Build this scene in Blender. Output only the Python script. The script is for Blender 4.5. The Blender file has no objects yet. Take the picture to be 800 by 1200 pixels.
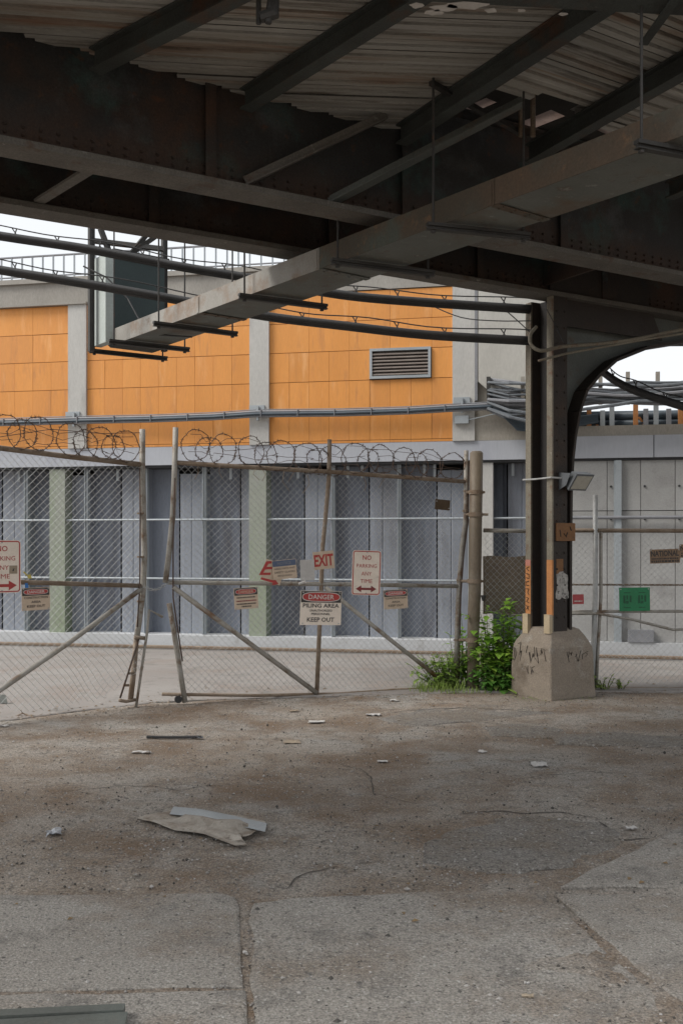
import bpy, math, random
from mathutils import Vector, Matrix, noise
random.seed(11)
R = math.radians; UP = Vector((0,0,1))
SC = bpy.context.scene
COL = SC.collection
# ------------------------------------------------------------------ camera, sky, sun, exposure
F, CX, HY, EYE = 1166.7, 400.0, 635.0, 1.55        # lens in pixels of the 800x1200 photo, horizon row, eye height
cam = bpy.data.cameras.new('camera'); cam.lens = 35; cam.sensor_width = 36; cam.sensor_fit = 'AUTO'
cam.shift_y = (HY - 600) / 1200; cam.clip_start = 0.05; cam.clip_end = 2000
co = bpy.data.objects.new('camera', cam); COL.objects.link(co)
co.location = (0, 0, EYE); co.rotation_euler = (R(90), 0, 0); SC.camera = co
SUN_EL, SUN_AZ = 46, 256        # azimuth clockwise from +Y: to the left, a little behind the camera
wd = bpy.data.worlds.new('World'); SC.world = wd; wd.use_nodes = True
nt = wd.node_tree; bg = nt.nodes['Background']
sky = nt.nodes.new('ShaderNodeTexSky'); sky.sky_type = 'NISHITA'; sky.sun_disc = False
sky.sun_elevation = R(SUN_EL); sky.sun_rotation = R(SUN_AZ); sky.dust_density = 1.2; sky.air_density = 1.0
hs = nt.nodes.new('ShaderNodeHueSaturation'); hs.inputs['Saturation'].default_value = 0.13; hs.inputs['Value'].default_value = 1.0
nt.links.new(sky.outputs[0], hs.inputs['Color']); ov = nt.nodes.new('ShaderNodeMix'); ov.data_type = 'RGBA'; ov.inputs[0].default_value = 0.88      # even overcast veil over the blue
ov.inputs[7].default_value = (2.48, 2.57, 2.67, 1)
nt.links.new(hs.outputs[0], ov.inputs[6]); nt.links.new(ov.outputs[2], bg.inputs['Color'])
bg.inputs['Strength'].default_value = 0.15
sl = bpy.data.lights.new('sun', 'SUN'); sl.energy = 1.5; sl.angle = R(25); sl.color = (1, .96, .9)
so = bpy.data.objects.new('sun', sl); COL.objects.link(so)
so.rotation_euler = (R(90 - SUN_EL), 0, R(180 - SUN_AZ))
SC.view_settings.view_transform = 'Standard'; SC.view_settings.look = 'None'
SC.view_settings.exposure = 1.25; SC.view_settings.gamma = 1
SC.cycles.max_bounces = 8; SC.cycles.diffuse_bounces = 5
# ------------------------------------------------------------------ helpers
WL = {}                                             # world position of every object (they are only ever translated)
def P(px, py, d): return Vector(((px - CX) * d / F, d, EYE + (HY - py) * d / F))
def PZ(px, py, z): return P(px, py, (z - EYE) * F / (HY - py))
def PG(px, py): return PZ(px, py, 0.0)

class MB:
    def __init__(s): s.v = []; s.f = []
    def add(s, vs, fs):
        n = len(s.v); s.v += [Vector(v) for v in vs]; s.f += [tuple(i + n for i in f) for f in fs]
    def hexa(s, p):                                  # p: 8 corners, bottom loop then top loop
        s.add(p, [(3,2,1,0), (4,5,6,7), (0,1,5,4), (1,2,6,5), (2,3,7,6), (3,0,4,7)])
    def box(s, c, sx, sy, sz, ax=(1,0,0), ay=None, az=(0,0,1)):
        ax = Vector(ax).normalized(); az = Vector(az).normalized(); ay = Vector(ay).normalized() if ay else az.cross(ax).normalized()
        c = Vector(c); a, b, d = ax*sx/2, ay*sy/2, az*sz/2
        s.hexa([c-a-b-d, c+a-b-d, c+a+b-d, c-a+b-d, c-a-b+d, c+a-b+d, c+a+b+d, c-a+b+d])
    def bar(s, p0, p1, w, h, up=(0,0,1)):            # w across, h along up
        p0, p1 = Vector(p0), Vector(p1); d = p1 - p0; L = d.length; d.normalize()
        side = d.cross(Vector(up)).normalized(); u2 = side.cross(d).normalized()
        s.box((p0+p1)/2, L, w, h, d, -side, u2)
    def tube(s, pts, r, n=8, caps=True):
        pts = [Vector(p) for p in pts]; m = len(pts)
        rr = r if isinstance(r, (list, tuple)) else [r]*m
        vs = []; fs = []; prev = None
        for i, p in enumerate(pts):
            t = (pts[min(i+1, m-1)] - pts[max(i-1, 0)]).normalized()
            if prev is None:
                a = Vector((0,0,1)) if abs(t.z) < .9 else Vector((1,0,0))
                prev = (a - t*a.dot(t)).normalized()
            else:
                q = prev - t*prev.dot(t); prev = q.normalized() if q.length > 1e-6 else prev
            b = t.cross(prev)
            for k in range(n):
                an = 2*math.pi*k/n; vs.append(p + (prev*math.cos(an) + b*math.sin(an))*rr[i])
        for i in range(m-1):
            for k in range(n): fs.append((i*n+k, i*n+(k+1)%n, (i+1)*n+(k+1)%n, (i+1)*n+k))
        if caps: fs.append(tuple(range(n-1, -1, -1))); fs.append(tuple((m-1)*n+k for k in range(n)))
        s.add(vs, fs)
    def prism(s, poly, ext):                          # poly: planar loop, ext: extrusion vector
        n = len(poly); poly = [Vector(p) for p in poly]; ext = Vector(ext)
        s.add(poly + [p+ext for p in poly], [tuple(range(n-1, -1, -1)), tuple(range(n, 2*n))] + [(i, (i+1)%n, n+(i+1)%n, n+i) for i in range(n)])
    def ibeam(s, p0, p1, w, h, tf, tw):               # p0,p1: centre of the underside
        up = Vector((0,0,1))
        p0, p1 = Vector(p0), Vector(p1)
        s.bar(p0+up*tf/2, p1+up*tf/2, w, tf); s.bar(p0+up*(h-tf/2), p1+up*(h-tf/2), w, tf)
        s.bar(p0+up*h/2, p1+up*h/2, tw, h-2*tf)
    def build(s, name, m, parent=None, smooth=False, origin=None):
        me = bpy.data.meshes.new(name)
        lo = [min(v[i] for v in s.v) for i in range(3)]; hi = [max(v[i] for v in s.v) for i in range(3)]
        c = Vector(origin) if origin is not None else Vector(((lo[0]+hi[0])/2, (lo[1]+hi[1])/2, (lo[2]+hi[2])/2 if parent else lo[2]))
        me.from_pydata([v - c for v in s.v], [], s.f); me.validate(); me.update()
        if smooth: me.polygons.foreach_set('use_smooth', [True]*len(me.polygons))
        me.materials.append(m)
        return place(bpy.data.objects.new(name, me), c, parent)

def place(o, c, parent=None):
    COL.objects.link(o); c = Vector(c); WL[o.name] = c
    if parent: o.parent = parent; o.location = c - WL[parent.name]
    else: o.location = c
    return o
def tag(o, label=None, cat=None, group=None, kind=None):
    if label: o['label'] = label
    if cat: o['category'] = cat
    if group: o['group'] = group
    if kind: o['kind'] = kind
    return o
def thing(name, loc, label, cat, group=None): return tag(place(bpy.data.objects.new(name, None), loc), label, cat, group)

class VPlane:                                         # an upright plane through two ground points; s runs along it
    def __init__(s, p0, p1):
        s.o = Vector((p0[0], p0[1], 0)); d = Vector((p1[0]-p0[0], p1[1]-p0[1], 0)); s.L = d.length
        s.t = d.normalized(); s.n = Vector((s.t.y, -s.t.x, 0))
    def W(s, a, z, off=0): return s.o + s.t*a + s.n*off + Vector((0, 0, z))
    def S(s, px, off=0):
        k = (px-CX)/F; o = s.o + s.n*off
        return (k*o.y - o.x)/(s.t.x - k*s.t.y)
    def at(s, px, py, off=0):
        a = s.S(px, off); d = (s.o + s.n*off + s.t*a).y
        return s.W(a, EYE + (HY-py)*d/F, off)
    def Z(s, px, py, off=0): return s.at(px, py, off).z
    def box(s, mb, a0, a1, z0, z1, o0, o1):
        mb.hexa([s.W(a0,z0,o1), s.W(a1,z0,o1), s.W(a1,z0,o0), s.W(a0,z0,o0), s.W(a0,z1,o1), s.W(a1,z1,o1), s.W(a1,z1,o0), s.W(a0,z1,o0)])
    def pbox(s, mb, x0, x1, z0, z1, o0, o1): s.box(mb, s.S(x0), s.S(x1), z0, z1, o0, o1)

# ------------------------------------------------------------------ materials
def mat(name, c1, c2=None, scale=3.0, rough=.8, metal=0.0, stains=(), fine=(60, .12), bump=(40, .15), stretch=(1,1,1), obj=False, rand=0.0, trans=None, zrust=None):
    m = bpy.data.materials.new(name); m.use_nodes = True; t = m.node_tree; N = t.nodes; L = t.links
    b = N['Principled BSDF']; b.inputs['Roughness'].default_value = rough; b.inputs['Metallic'].default_value = metal
    if obj: src = N.new('ShaderNodeTexCoord').outputs['Object']
    else: src = N.new('ShaderNodeNewGeometry').outputs['Position']
    if rand:
        oi = N.new('ShaderNodeObjectInfo'); ml = N.new('ShaderNodeMath'); ml.operation = 'MULTIPLY'; ml.inputs[1].default_value = 40
        L.new(oi.outputs['Random'], ml.inputs[0]); va = N.new('ShaderNodeVectorMath'); va.operation = 'ADD'
        L.new(src, va.inputs[0]); L.new(ml.outputs[0], va.inputs[1]); src = va.outputs[0]
    mp = N.new('ShaderNodeMapping'); mp.inputs['Scale'].default_value = stretch; L.new(src, mp.inputs['Vector']); vec = mp.outputs[0]
    def nz(sc, det=5, rg=.6):
        n = N.new('ShaderNodeTexNoise'); n.inputs['Scale'].default_value = sc; n.inputs['Detail'].default_value = det; n.inputs['Roughness'].default_value = rg
        L.new(vec, n.inputs['Vector']); return n.outputs['Fac']
    def mr(v, a, bb, lo=0, hi=1):
        n = N.new('ShaderNodeMapRange'); n.inputs['From Min'].default_value = a; n.inputs['From Max'].default_value = bb
        n.inputs['To Min'].default_value = lo; n.inputs['To Max'].default_value = hi; L.new(v, n.inputs['Value']); return n.outputs[0]
    def mix(f, a, c, mode='MIX'):
        n = N.new('ShaderNodeMix'); n.data_type = 'RGBA'; n.blend_type = mode
        if isinstance(f, float): n.inputs[0].default_value = f
        else: L.new(f, n.inputs[0])
        for i, q in ((6, a), (7, c)):
            if isinstance(q, tuple): n.inputs[i].default_value = (*q[:3], 1)
            else: L.new(q, n.inputs[i])
        return n.outputs[2]
    col = mix(mr(nz(scale), .35, .65), c1, c2 or tuple(x*.75 for x in c1))
    for (sc, c, lo, hi) in stains: col = mix(mr(nz(sc, 8, .65), lo, hi), col, c)
    if zrust:
        sp = N.new('ShaderNodeSeparateXYZ'); ge = N.new('ShaderNodeNewGeometry'); L.new(ge.outputs['Position'], sp.inputs[0])
        ad = N.new('ShaderNodeMath'); ad.operation = 'MULTIPLY_ADD'; L.new(nz(3.5, 6, .7), ad.inputs[0]); ad.inputs[1].default_value = -.55; L.new(sp.outputs['Z'], ad.inputs[2])
        col = mix(mr(ad.outputs[0], zrust[0], zrust[1], .9, 0), col, zrust[2])
    if fine[1]:
        v = mr(nz(fine[0], 3, .7), .33, .67, 1-fine[1], 1+fine[1])
        cb = N.new('ShaderNodeCombineColor'); [L.new(v, cb.inputs[i]) for i in range(3)]
        col = mix(1.0, col, cb.outputs[0], 'MULTIPLY')
    if rand:
        v = mr(oi.outputs['Random'], 0, 1, 1-rand*.1, 1+rand*.1)
        cb = N.new('ShaderNodeCombineColor'); [L.new(v, cb.inputs[i]) for i in range(3)]
        col = mix(1.0, col, cb.outputs[0], 'MULTIPLY')
    L.new(col, b.inputs['Base Color'])
    if bump[1]:
        bp = N.new('ShaderNodeBump'); bp.inputs['Strength'].default_value = bump[1]; bp.inputs['Distance'].default_value = .02
        L.new(nz(bump[0], 6, .7), bp.inputs['Height']); L.new(bp.outputs[0], b.inputs['Normal'])
    if trans:
        tr = N.new('ShaderNodeBsdfTranslucent'); L.new(col, tr.inputs[0]); ms = N.new('ShaderNodeMixShader'); ms.inputs[0].default_value = trans
        L.new(b.outputs[0], ms.inputs[1]); L.new(tr.outputs[0], ms.inputs[2]); L.new(ms.outputs[0], N['Material Output'].inputs['Surface'])
    return m
RUST = (.11, .045, .018)
M = dict(
    asphalt=mat('asphalt', (.325,.298,.265), (.275,.222,.173), .55, .95, stains=((.8,(.30,.29,.272),.52,.68), (1.1,(.185,.128,.085),.46,.62), (2.6,(.21,.160,.118),.50,.66), (9,(.165,.145,.124),.56,.70), (24,(.15,.133,.118),.55,.66), (50,(.44,.42,.39),.59,.67), (38,(.10,.09,.08),.59,.68)), fine=(95,.52), bump=(55,1.0)),
    slab=mat('slab_concrete', (.325,.302,.272), (.275,.25,.22), 1.0, .92, stains=((1.3,(.21,.165,.126),.48,.66), (4,(.175,.162,.148),.54,.72), (22,(.16,.15,.138),.58,.68), (58,(.43,.415,.39),.59,.66), (42,(.085,.078,.072),.59,.67)), fine=(100,.44), bump=(65,.9)),
    patch=mat('patch_asphalt', (.235,.218,.198), (.195,.172,.148), 2.0, .95, stains=((2.2,(.20,.165,.13),.46,.62), (16,(.10,.092,.085),.56,.68), (52,(.36,.35,.33),.58,.66), (40,(.07,.065,.06),.57,.66)), fine=(90,.45), bump=(50,1.0)),
    yard=mat('yard_concrete', (.29,.272,.256), (.25,.228,.212), .7, .92, stains=((1.3,(.245,.208,.185),.50,.66), (3,(.19,.178,.165),.54,.70), (9,(.21,.2,.19),.58,.7), (60,(.15,.14,.13),.62,.72)), fine=(120,.2), bump=(90,.4)),
    stone=mat('gravel_stone', (.24,.22,.20), (.14,.125,.11), 30, .9, fine=(200,.2), bump=(60,0)),
    stonelight=mat('gravel_light', (.38,.36,.34), (.27,.25,.23), 30, .9, fine=(200,.2), bump=(60,0)), stonedark=mat('gravel_dark', (.075,.068,.06), (.05,.045,.04), 30, .9, fine=(200,.2), bump=(60,0)),
    girder=mat('girder_paint', (.027,.0275,.027), (.019,.019,.019), 2.2, .75, stains=((1.0,(.060,.029,.016),.53,.70), (1.5,(.030,.058,.053),.54,.64), (1.3,(.060,.062,.064),.56,.70), (8,(.085,.034,.014),.60,.74), (14,(.10,.095,.085),.68,.76)), fine=(70,.25), bump=(35,.35), zrust=(3.76,4.06,(.044,.022,.012))),
    flange=mat('flange_dusty', (.135,.125,.11), (.095,.088,.078), 3, .85, stains=((4,(.085,.04,.02),.57,.74), (12,(.26,.25,.23),.62,.72)), fine=(70,.2), bump=(40,.3)),  # paler grey than the girder webs, with rust and light flecks
    purlin=mat('purlin_paint', (.052,.060,.056), (.038,.040,.037), 3, .8, stains=((2.4,(.085,.038,.018),.54,.70), (10,(.10,.10,.09),.66,.75)), fine=(80,.2), bump=(40,.3)),
    deck=mat('deck_sheet', (.36,.355,.335), (.275,.255,.22), 1.0, .8, stains=((1.0,(.22,.105,.055),.55,.72), (2.2,(.12,.10,.08),.54,.68), (5,(.47,.45,.42),.58,.70)), fine=(60,.15), bump=(30,.2), stretch=(.35,5,1), obj=True, rand=1.5),
    ductrust=mat('duct_rusty_side', (.10,.066,.042), (.072,.06,.044), 2.2, .75, stains=((1.8,(.075,.085,.070),.52,.66), (7,(.17,.10,.055),.58,.72)), fine=(60,.15), bump=(30,.2)),  # brown rust, with the shade under the deck darkened into the colour
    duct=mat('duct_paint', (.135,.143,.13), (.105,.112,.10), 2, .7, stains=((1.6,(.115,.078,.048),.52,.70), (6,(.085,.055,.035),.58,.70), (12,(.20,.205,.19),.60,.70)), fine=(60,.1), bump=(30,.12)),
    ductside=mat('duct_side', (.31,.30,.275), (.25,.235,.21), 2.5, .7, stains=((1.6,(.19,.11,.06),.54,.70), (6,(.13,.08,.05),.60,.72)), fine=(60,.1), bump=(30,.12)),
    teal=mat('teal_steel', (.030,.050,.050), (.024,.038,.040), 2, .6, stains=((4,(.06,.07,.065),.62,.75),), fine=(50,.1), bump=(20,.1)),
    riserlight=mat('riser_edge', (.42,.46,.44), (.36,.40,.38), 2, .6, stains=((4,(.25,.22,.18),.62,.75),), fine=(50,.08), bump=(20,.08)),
    hanger=mat('hanger_steel', (.045,.043,.040), (.03,.029,.028), 5, .7, stains=((8,(.09,.045,.025),.6,.75),), fine=(90,.2), bump=(60,.2)),
    cable=mat('black_cable', (.022,.022,.023), (.035,.034,.034), 6, .6, fine=(90,.2), bump=(50,.2)),
    greycable=mat('grey_cable', (.16,.175,.19), (.10,.11,.125), 5, .55, fine=(60,.15), bump=(40,.1)),
    bluepipe=mat('blue_pipe', (.06,.085,.105), (.045,.06,.078), 4, .5, fine=(60,.1), bump=(30,.05)),
    conduit=mat('conduit_grey', (.235,.238,.255), (.19,.195,.21), 4, .6, metal=.0, fine=(60,.1), bump=(40,.05)),
    crack=mat('crack_dirt', (.075,.065,.055), (.055,.048,.042), 8, .95, fine=(90,.2), bump=(60,.3)), deadleaf=mat('dead_leaf', (.20,.135,.07), (.13,.085,.045), 20, .9, fine=(60,.2), bump=(30,0)),
    slatbrown=mat('louvre_slat', (.30,.255,.225), (.25,.21,.185), 5, .6, fine=(50,.1), bump=(20,.05)),
    orange=mat('orange_panel', (.70,.295,.068), (.64,.26,.055), 1.2, .55, stains=((.9,(.60,.245,.065),.50,.72), (7,(.52,.215,.065),.57,.74), (2.2,(.43,.18,.06),.60,.78), (4,(.76,.38,.14),.57,.74)), fine=(50,.05), bump=(20,.04), stretch=(1.4,1.4,.22), rand=.35),
    joint=mat('panel_backing', (.42,.18,.05), (.34,.145,.042), 3, .8, fine=(40,.1), bump=(20,.1)),
    pil=mat('pilaster_concrete', (.48,.47,.445), (.42,.41,.39), 1.6, .85, stains=((2.2,(.27,.255,.24),.54,.76),), fine=(50,.08), bump=(40,.12), stretch=(1,1,.3)),
    parapet=mat('parapet_concrete', (.33,.31,.28), (.27,.252,.225), 1.4, .88, stains=((1.6,(.24,.22,.20),.54,.74),), fine=(50,.1), bump=(40,.15), stretch=(1,1,.4)),
    cream=mat('cream_wall', (.49,.475,.435), (.43,.415,.38), 1.6, .8, stains=((3,(.40,.33,.27),.64,.78),), fine=(40,.06), bump=(30,.08), stretch=(1,1,.4)),
    beige=mat('beige_concrete', (.34,.313,.27), (.285,.265,.232), 1.6, .85, stains=((2.5,(.26,.23,.19),.58,.74),), fine=(50,.1), bump=(40,.15), stretch=(1,1,.4)),
    band=mat('fascia_metal', (.42,.435,.47), (.38,.395,.435), .8, .55, stains=((1.1,(.31,.32,.375),.54,.70),), fine=(40,.04), bump=(10,.03), stretch=(1,1,.2)),
    base=mat('white_kerb', (.50,.51,.525), (.44,.45,.46), 1.2, .7, stains=((3,(.25,.235,.22),.56,.76),), fine=(60,.08), bump=(40,.1)),
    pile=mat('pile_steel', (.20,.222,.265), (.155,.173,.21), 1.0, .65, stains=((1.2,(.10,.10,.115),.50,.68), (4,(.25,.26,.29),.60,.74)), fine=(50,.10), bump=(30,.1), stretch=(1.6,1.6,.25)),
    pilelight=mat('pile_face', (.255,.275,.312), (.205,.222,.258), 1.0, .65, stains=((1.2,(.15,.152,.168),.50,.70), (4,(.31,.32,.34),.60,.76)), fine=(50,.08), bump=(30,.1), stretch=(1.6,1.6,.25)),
    steelpost=mat('light_steel_post', (.37,.40,.42), (.31,.34,.36), 2, .5, metal=.2, fine=(50,.06), bump=(20,.05)),
    green=mat('algae_pilaster', (.245,.285,.205), (.27,.285,.245), 1.1, .85, stains=((1.8,(.20,.245,.155),.5,.72), (3,(.31,.305,.29),.58,.74)), fine=(50,.08), bump=(30,.1), stretch=(1,1,.35)),  # greenish grey, mottled and stretched vertically
    conc=mat('formed_concrete', (.37,.367,.358), (.315,.31,.30), 1.3, .85, stains=((2.3,(.24,.232,.225),.54,.76), (9,(.2,.195,.19),.66,.8)), fine=(60,.08), bump=(40,.12), rand=.4),
    dark=mat('dark_gap', (.05,.05,.052), (.035,.035,.036), 3, .9, fine=(40,.1), bump=(20,.1)),
    galv=mat('galvanised_wire', (.44,.445,.44), (.31,.31,.30), 8, .55, metal=.2, stains=((5,(.16,.10,.07),.6,.75),), fine=(60,.1), bump=(40,0)),
    pipe=mat('gate_pipe', (.33,.31,.28), (.24,.22,.185), 6, .65, metal=.2, stains=((6,(.14,.072,.036),.53,.68), (14,(.34,.33,.31),.62,.72)), fine=(80,.15), bump=(60,.15)),
    rustpipe=mat('rusty_pipe', (.23,.18,.135), (.16,.11,.072), 8, .8, stains=((10,(.22,.20,.17),.6,.7),), fine=(80,.2), bump=(60,.25)),
    pole=mat('gate_pole', (.165,.132,.094), (.12,.092,.062), 3, .6, metal=.1, stains=((2.5,(.23,.205,.165),.54,.68), (4,(.085,.05,.028),.56,.72)), fine=(60,.12), bump=(40,.15), stretch=(1,1,.4)),
    razor=mat('rusty_wire', (.11,.06,.038), (.085,.07,.06), 20, .7, metal=.3, fine=(80,.2), bump=(60,0)),
    signw=mat('sign_offwhite', (.80,.70,.60), (.72,.625,.53), 9, .6, stains=((14,(.38,.32,.26),.62,.76),), fine=(90,.06), bump=(30,.03)),
    signt=mat('sign_tan', (.58,.455,.34), (.50,.39,.29), 9, .6, stains=((14,(.30,.23,.17),.6,.76),), fine=(90,.06), bump=(30,.03)),
    red=mat('sign_red', (.42,.035,.030), (.35,.04,.035), 12, .55, fine=(90,.1), bump=(30,0)),
    darkred=mat('sign_dark_red', (.22,.03,.03), (.16,.03,.03), 12, .6, fine=(90,.1), bump=(30,0)),
    black=mat('print_black', (.035,.03,.028), (.05,.045,.04), 12, .6, fine=(90,.1), bump=(30,0)),
    white=mat('print_white', (.62,.58,.54), (.56,.52,.48), 12, .6, fine=(90,.05), bump=(30,0)),
    blue=mat('sign_blue', (.085,.115,.19), (.075,.10,.16), 12, .55, fine=(90,.1), bump=(30,0)),
    paper=mat('white_paper', (.52,.50,.48), (.44,.42,.40), 9, .8, fine=(60,.06), bump=(30,.1)),
    brown=mat('brown_board', (.085,.055,.030), (.065,.042,.024), 10, .8, fine=(60,.15), bump=(40,.1)),
    signgreen=mat('sign_green', (.012,.20,.075), (.012,.17,.062), 9, .5, fine=(60,.08), bump=(30,.1)),
    darkgreen=mat('print_dark_green', (.010,.095,.040), (.010,.08,.035), 9, .6, fine=(60,.08), bump=(30,0)),
    signred=mat('sign_faded_red', (.42,.07,.075), (.35,.055,.06), 9, .6, fine=(60,.08), bump=(30,0)),
    natl=mat('sign_rust_tan', (.24,.155,.095), (.18,.11,.065), 12, .7, stains=((20,(.33,.24,.16),.58,.72),), fine=(80,.12), bump=(30,.05)),
    footing=mat('footing_concrete', (.265,.222,.178), (.205,.168,.13), 2.5, .92, stains=((2.2,(.12,.092,.068),.50,.68), (5,(.30,.272,.235),.56,.70), (40,(.12,.10,.08),.66,.76)), fine=(80,.2), bump=(35,.5)),
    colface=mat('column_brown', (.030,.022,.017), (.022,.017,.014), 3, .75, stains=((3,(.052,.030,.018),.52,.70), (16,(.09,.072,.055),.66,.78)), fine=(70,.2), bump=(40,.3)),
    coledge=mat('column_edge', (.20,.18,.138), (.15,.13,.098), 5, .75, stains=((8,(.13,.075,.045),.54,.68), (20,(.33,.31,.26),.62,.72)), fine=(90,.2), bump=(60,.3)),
    colgap=mat('column_web', (.022,.019,.018), (.016,.014,.014), 3, .85, fine=(60,.2), bump=(40,.2)),
    orangepaint=mat('orange_marking', (.46,.20,.07), (.40,.165,.055), 9, .75, stains=((22,(.20,.12,.07),.62,.72),), fine=(90,.12), bump=(50,.15)),
    pinkpaint=mat('pink_marking', (.46,.19,.14), (.40,.16,.12), 9, .75, fine=(90,.12), bump=(50,.1)),
    tan=mat('tan_block', (.46,.37,.25), (.39,.31,.20), 9, .8, stains=((16,(.25,.18,.11),.62,.74),), fine=(90,.1), bump=(50,.15)),
    rustplate=mat('rust_plate', (.20,.095,.035), (.16,.075,.03), 10, .75, stains=((20,(.08,.045,.025),.62,.74),), fine=(90,.15), bump=(50,.15)),
    poster=mat('torn_poster', (.40,.38,.35), (.25,.235,.215), 16, .85, stains=((22,(.09,.085,.08),.56,.62), (40,(.16,.15,.14),.56,.64)), fine=(90,.1), bump=(50,.1)),
    arch=mat('arch_plate', (.115,.125,.115), (.085,.092,.085), 2, .75, stains=((3,(.09,.055,.035),.56,.72), (14,(.17,.175,.16),.66,.75)), fine=(70,.15), bump=(40,.25)),
    lampgrey=mat('lamp_housing', (.15,.16,.17), (.12,.128,.135), 10, .5, metal=.3, fine=(60,.06), bump=(30,.03)),
    lens=mat('lamp_lens', (.40,.38,.32), (.35,.33,.28), 20, .25, fine=(60,.05), bump=(30,.02)),
    fabric=mat('brown_windscreen', (.20,.16,.12), (.16,.125,.095), 8, .9, stretch=(1,1,4), fine=(90,.15), bump=(60,.2)),
    leaf=mat('leaf_green', (.29,.50,.07), (.20,.40,.05), 14, .5, stains=((5,(.40,.54,.09),.52,.68),), fine=(40,.15), bump=(30,0), trans=.45),
    leafpale=mat('leaf_pale', (.36,.50,.12), (.26,.42,.08), 14, .5, stains=((5,(.45,.52,.18),.52,.68),), fine=(40,.15), bump=(30,0), trans=.45),
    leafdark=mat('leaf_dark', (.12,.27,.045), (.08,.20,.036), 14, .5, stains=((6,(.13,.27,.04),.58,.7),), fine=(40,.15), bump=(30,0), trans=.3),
    grass=mat('grass_blade', (.26,.34,.08), (.18,.27,.05), 14, .6, fine=(40,.15), bump=(30,0), trans=.3),
    stem=mat('weed_stem', (.09,.13,.035), (.11,.10,.045), 14, .7, fine=(40,.1), bump=(30,0)),
    sheet=mat('crumpled_sheet', (.36,.325,.28), (.28,.245,.205), 5, .75, stains=((6,(.19,.15,.115),.50,.64), (16,(.14,.11,.085),.58,.68)), fine=(70,.1), bump=(40,.25)),
    sheetrim=mat('sheet_rim', (.36,.385,.395), (.30,.32,.33), 5, .6, stains=((7,(.22,.20,.18),.6,.74),), fine=(70,.1), bump=(40,.1)),
    scrap=mat('steel_scrap', (.095,.105,.095), (.07,.074,.066), 5, .7, stains=((9,(.12,.10,.08),.58,.72),), fine=(80,.15), bump=(50,.2)),
    card=mat('cardboard', (.33,.27,.20), (.27,.215,.155), 9, .9, fine=(70,.1), bump=(40,.1)),
    foil=mat('foil', (.55,.57,.60), (.40,.42,.45), 40, .35, metal=.5, fine=(60,.2), bump=(90,.6)),
    fibre=mat('fibreglass', (.50,.43,.40), (.42,.35,.32), 4, .7, fine=(40,.1), bump=(20,.05), trans=.6),  # added translucent sheet, gives the dull light seen through the deck gaps
    yellow=mat('yellow_tape', (.55,.45,.10), (.5,.4,.1), 9, .6, bump=(30,0)), bluetape=mat('blue_tape', (.03,.16,.45), (.03,.14,.4), 9, .6, bump=(30,0)),
    slabtop=mat('track_slab', (.05,.048,.045), (.035,.034,.032), 2, .9, fine=(50,.15), bump=(30,.2)),
)
# ------------------------------------------------------------------ ground
def lines(lo, hi, step, far):
    a = []; x = lo
    while x < hi + 1e-6: a.append(x); x += step
    out = [1.0, 3.0, 8, 20, 60, 150, 400]
    return [lo - o for o in reversed(out)] + a + [hi + o for o in out]
def gh(x, y):                                          # asphalt relief
    w = max(0, min(1, (x+5)/1)) * max(0, min(1, (6-x)/1)) * max(0, min(1, (y-1.8)/.8)) * max(0, min(1, (11.2-y)/.6))
    if w <= 0: return -0.03
    h = .016*noise.noise(Vector((x*.7, y*.7, 3))) + .008*noise.noise(Vector((x*2.3, y*2.3, 9))) + .004*noise.noise(Vector((x*7, y*7, 1))) + .0025*noise.noise(Vector((x*19, y*19, 5)))
    return -0.03*(1-w) + h*w
gx, gy = lines(-5, 6, .04, 0), lines(1.8, 11.2, .04, 0)
mb = MB(); nx = len(gx)
mb.v = [Vector((x, y, gh(x, y))) for y in gy for x in gx]
mb.f = [(j*nx+i, j*nx+i+1, (j+1)*nx+i+1, (j+1)*nx+i) for j in range(len(gy)-1) for i in range(nx-1)]
tag(mb.build('ground', M['asphalt'], smooth=True, origin=(0,0,0)), kind='structure')

def sheet(poly, z0, h, wob=.012, seed=0, step=.06):    # flat irregular slab with a worn outline
    pts = []
    for i, p in enumerate(poly):
        q = poly[(i+1) % len(poly)]; n = max(1, int((q-p).length/step))
        for k in range(n):
            c = p.lerp(q, k/n); o = noise.noise_vector(Vector((c.x*4+seed, c.y*4, seed)))*wob + noise.noise_vector(Vector((c.x*15+seed, c.y*15, seed)))*wob*.4
            pts.append(Vector((c.x+o.x, c.y+o.y, z0)))
    return pts
def slab(poly, top, name, m, parent=None, kind=None, wob=.012, seed=0, edge=.012):
    mb = MB(); pts = sheet(poly, top, .03, wob, seed); n = len(pts)
    c = sum(pts, Vector())/n
    inn = [p + (c-p).normalized()*edge for p in pts]; low = [Vector((p.x, p.y, top-.05)) for p in pts]; mid = [Vector((p.x, p.y, top-edge*.4)) for p in pts]
    mb.add(inn + mid + low, [tuple(range(n))] + [(n+i, n+(i+1)%n, (i+1)%n, i) for i in range(n)] + [(2*n+i, 2*n+(i+1)%n, n+(i+1)%n, n+i) for i in range(n)])
    return tag(mb.build(name, m, parent), kind=kind)
pav = tag(place(bpy.data.objects.new('pavement', None), (0, 3.6, 0)), kind='structure')
def gpoly(*a): return [PG(x, y) for x, y in a]
slab(gpoly((-330,1170),(-330,1052),(262,1049),(274,1053),(279,1064),(285,1158)), .009, 'concrete_slab', M['slab'], pav, seed=1)
slab(gpoly((-330,1420),(-330,1174),(286,1162),(306,1420)), .008, 'concrete_slab', M['slab'], pav, seed=2)
slab(gpoly((318,1420),(300,1170),(294,1080),(300,1060),(340,1054),(420,1050),(520,1045),(630,1047),(650,1062),(820,1212),(980,1420)), .007, 'concrete_slab', M['slab'], pav, seed=3, wob=.02)
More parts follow.
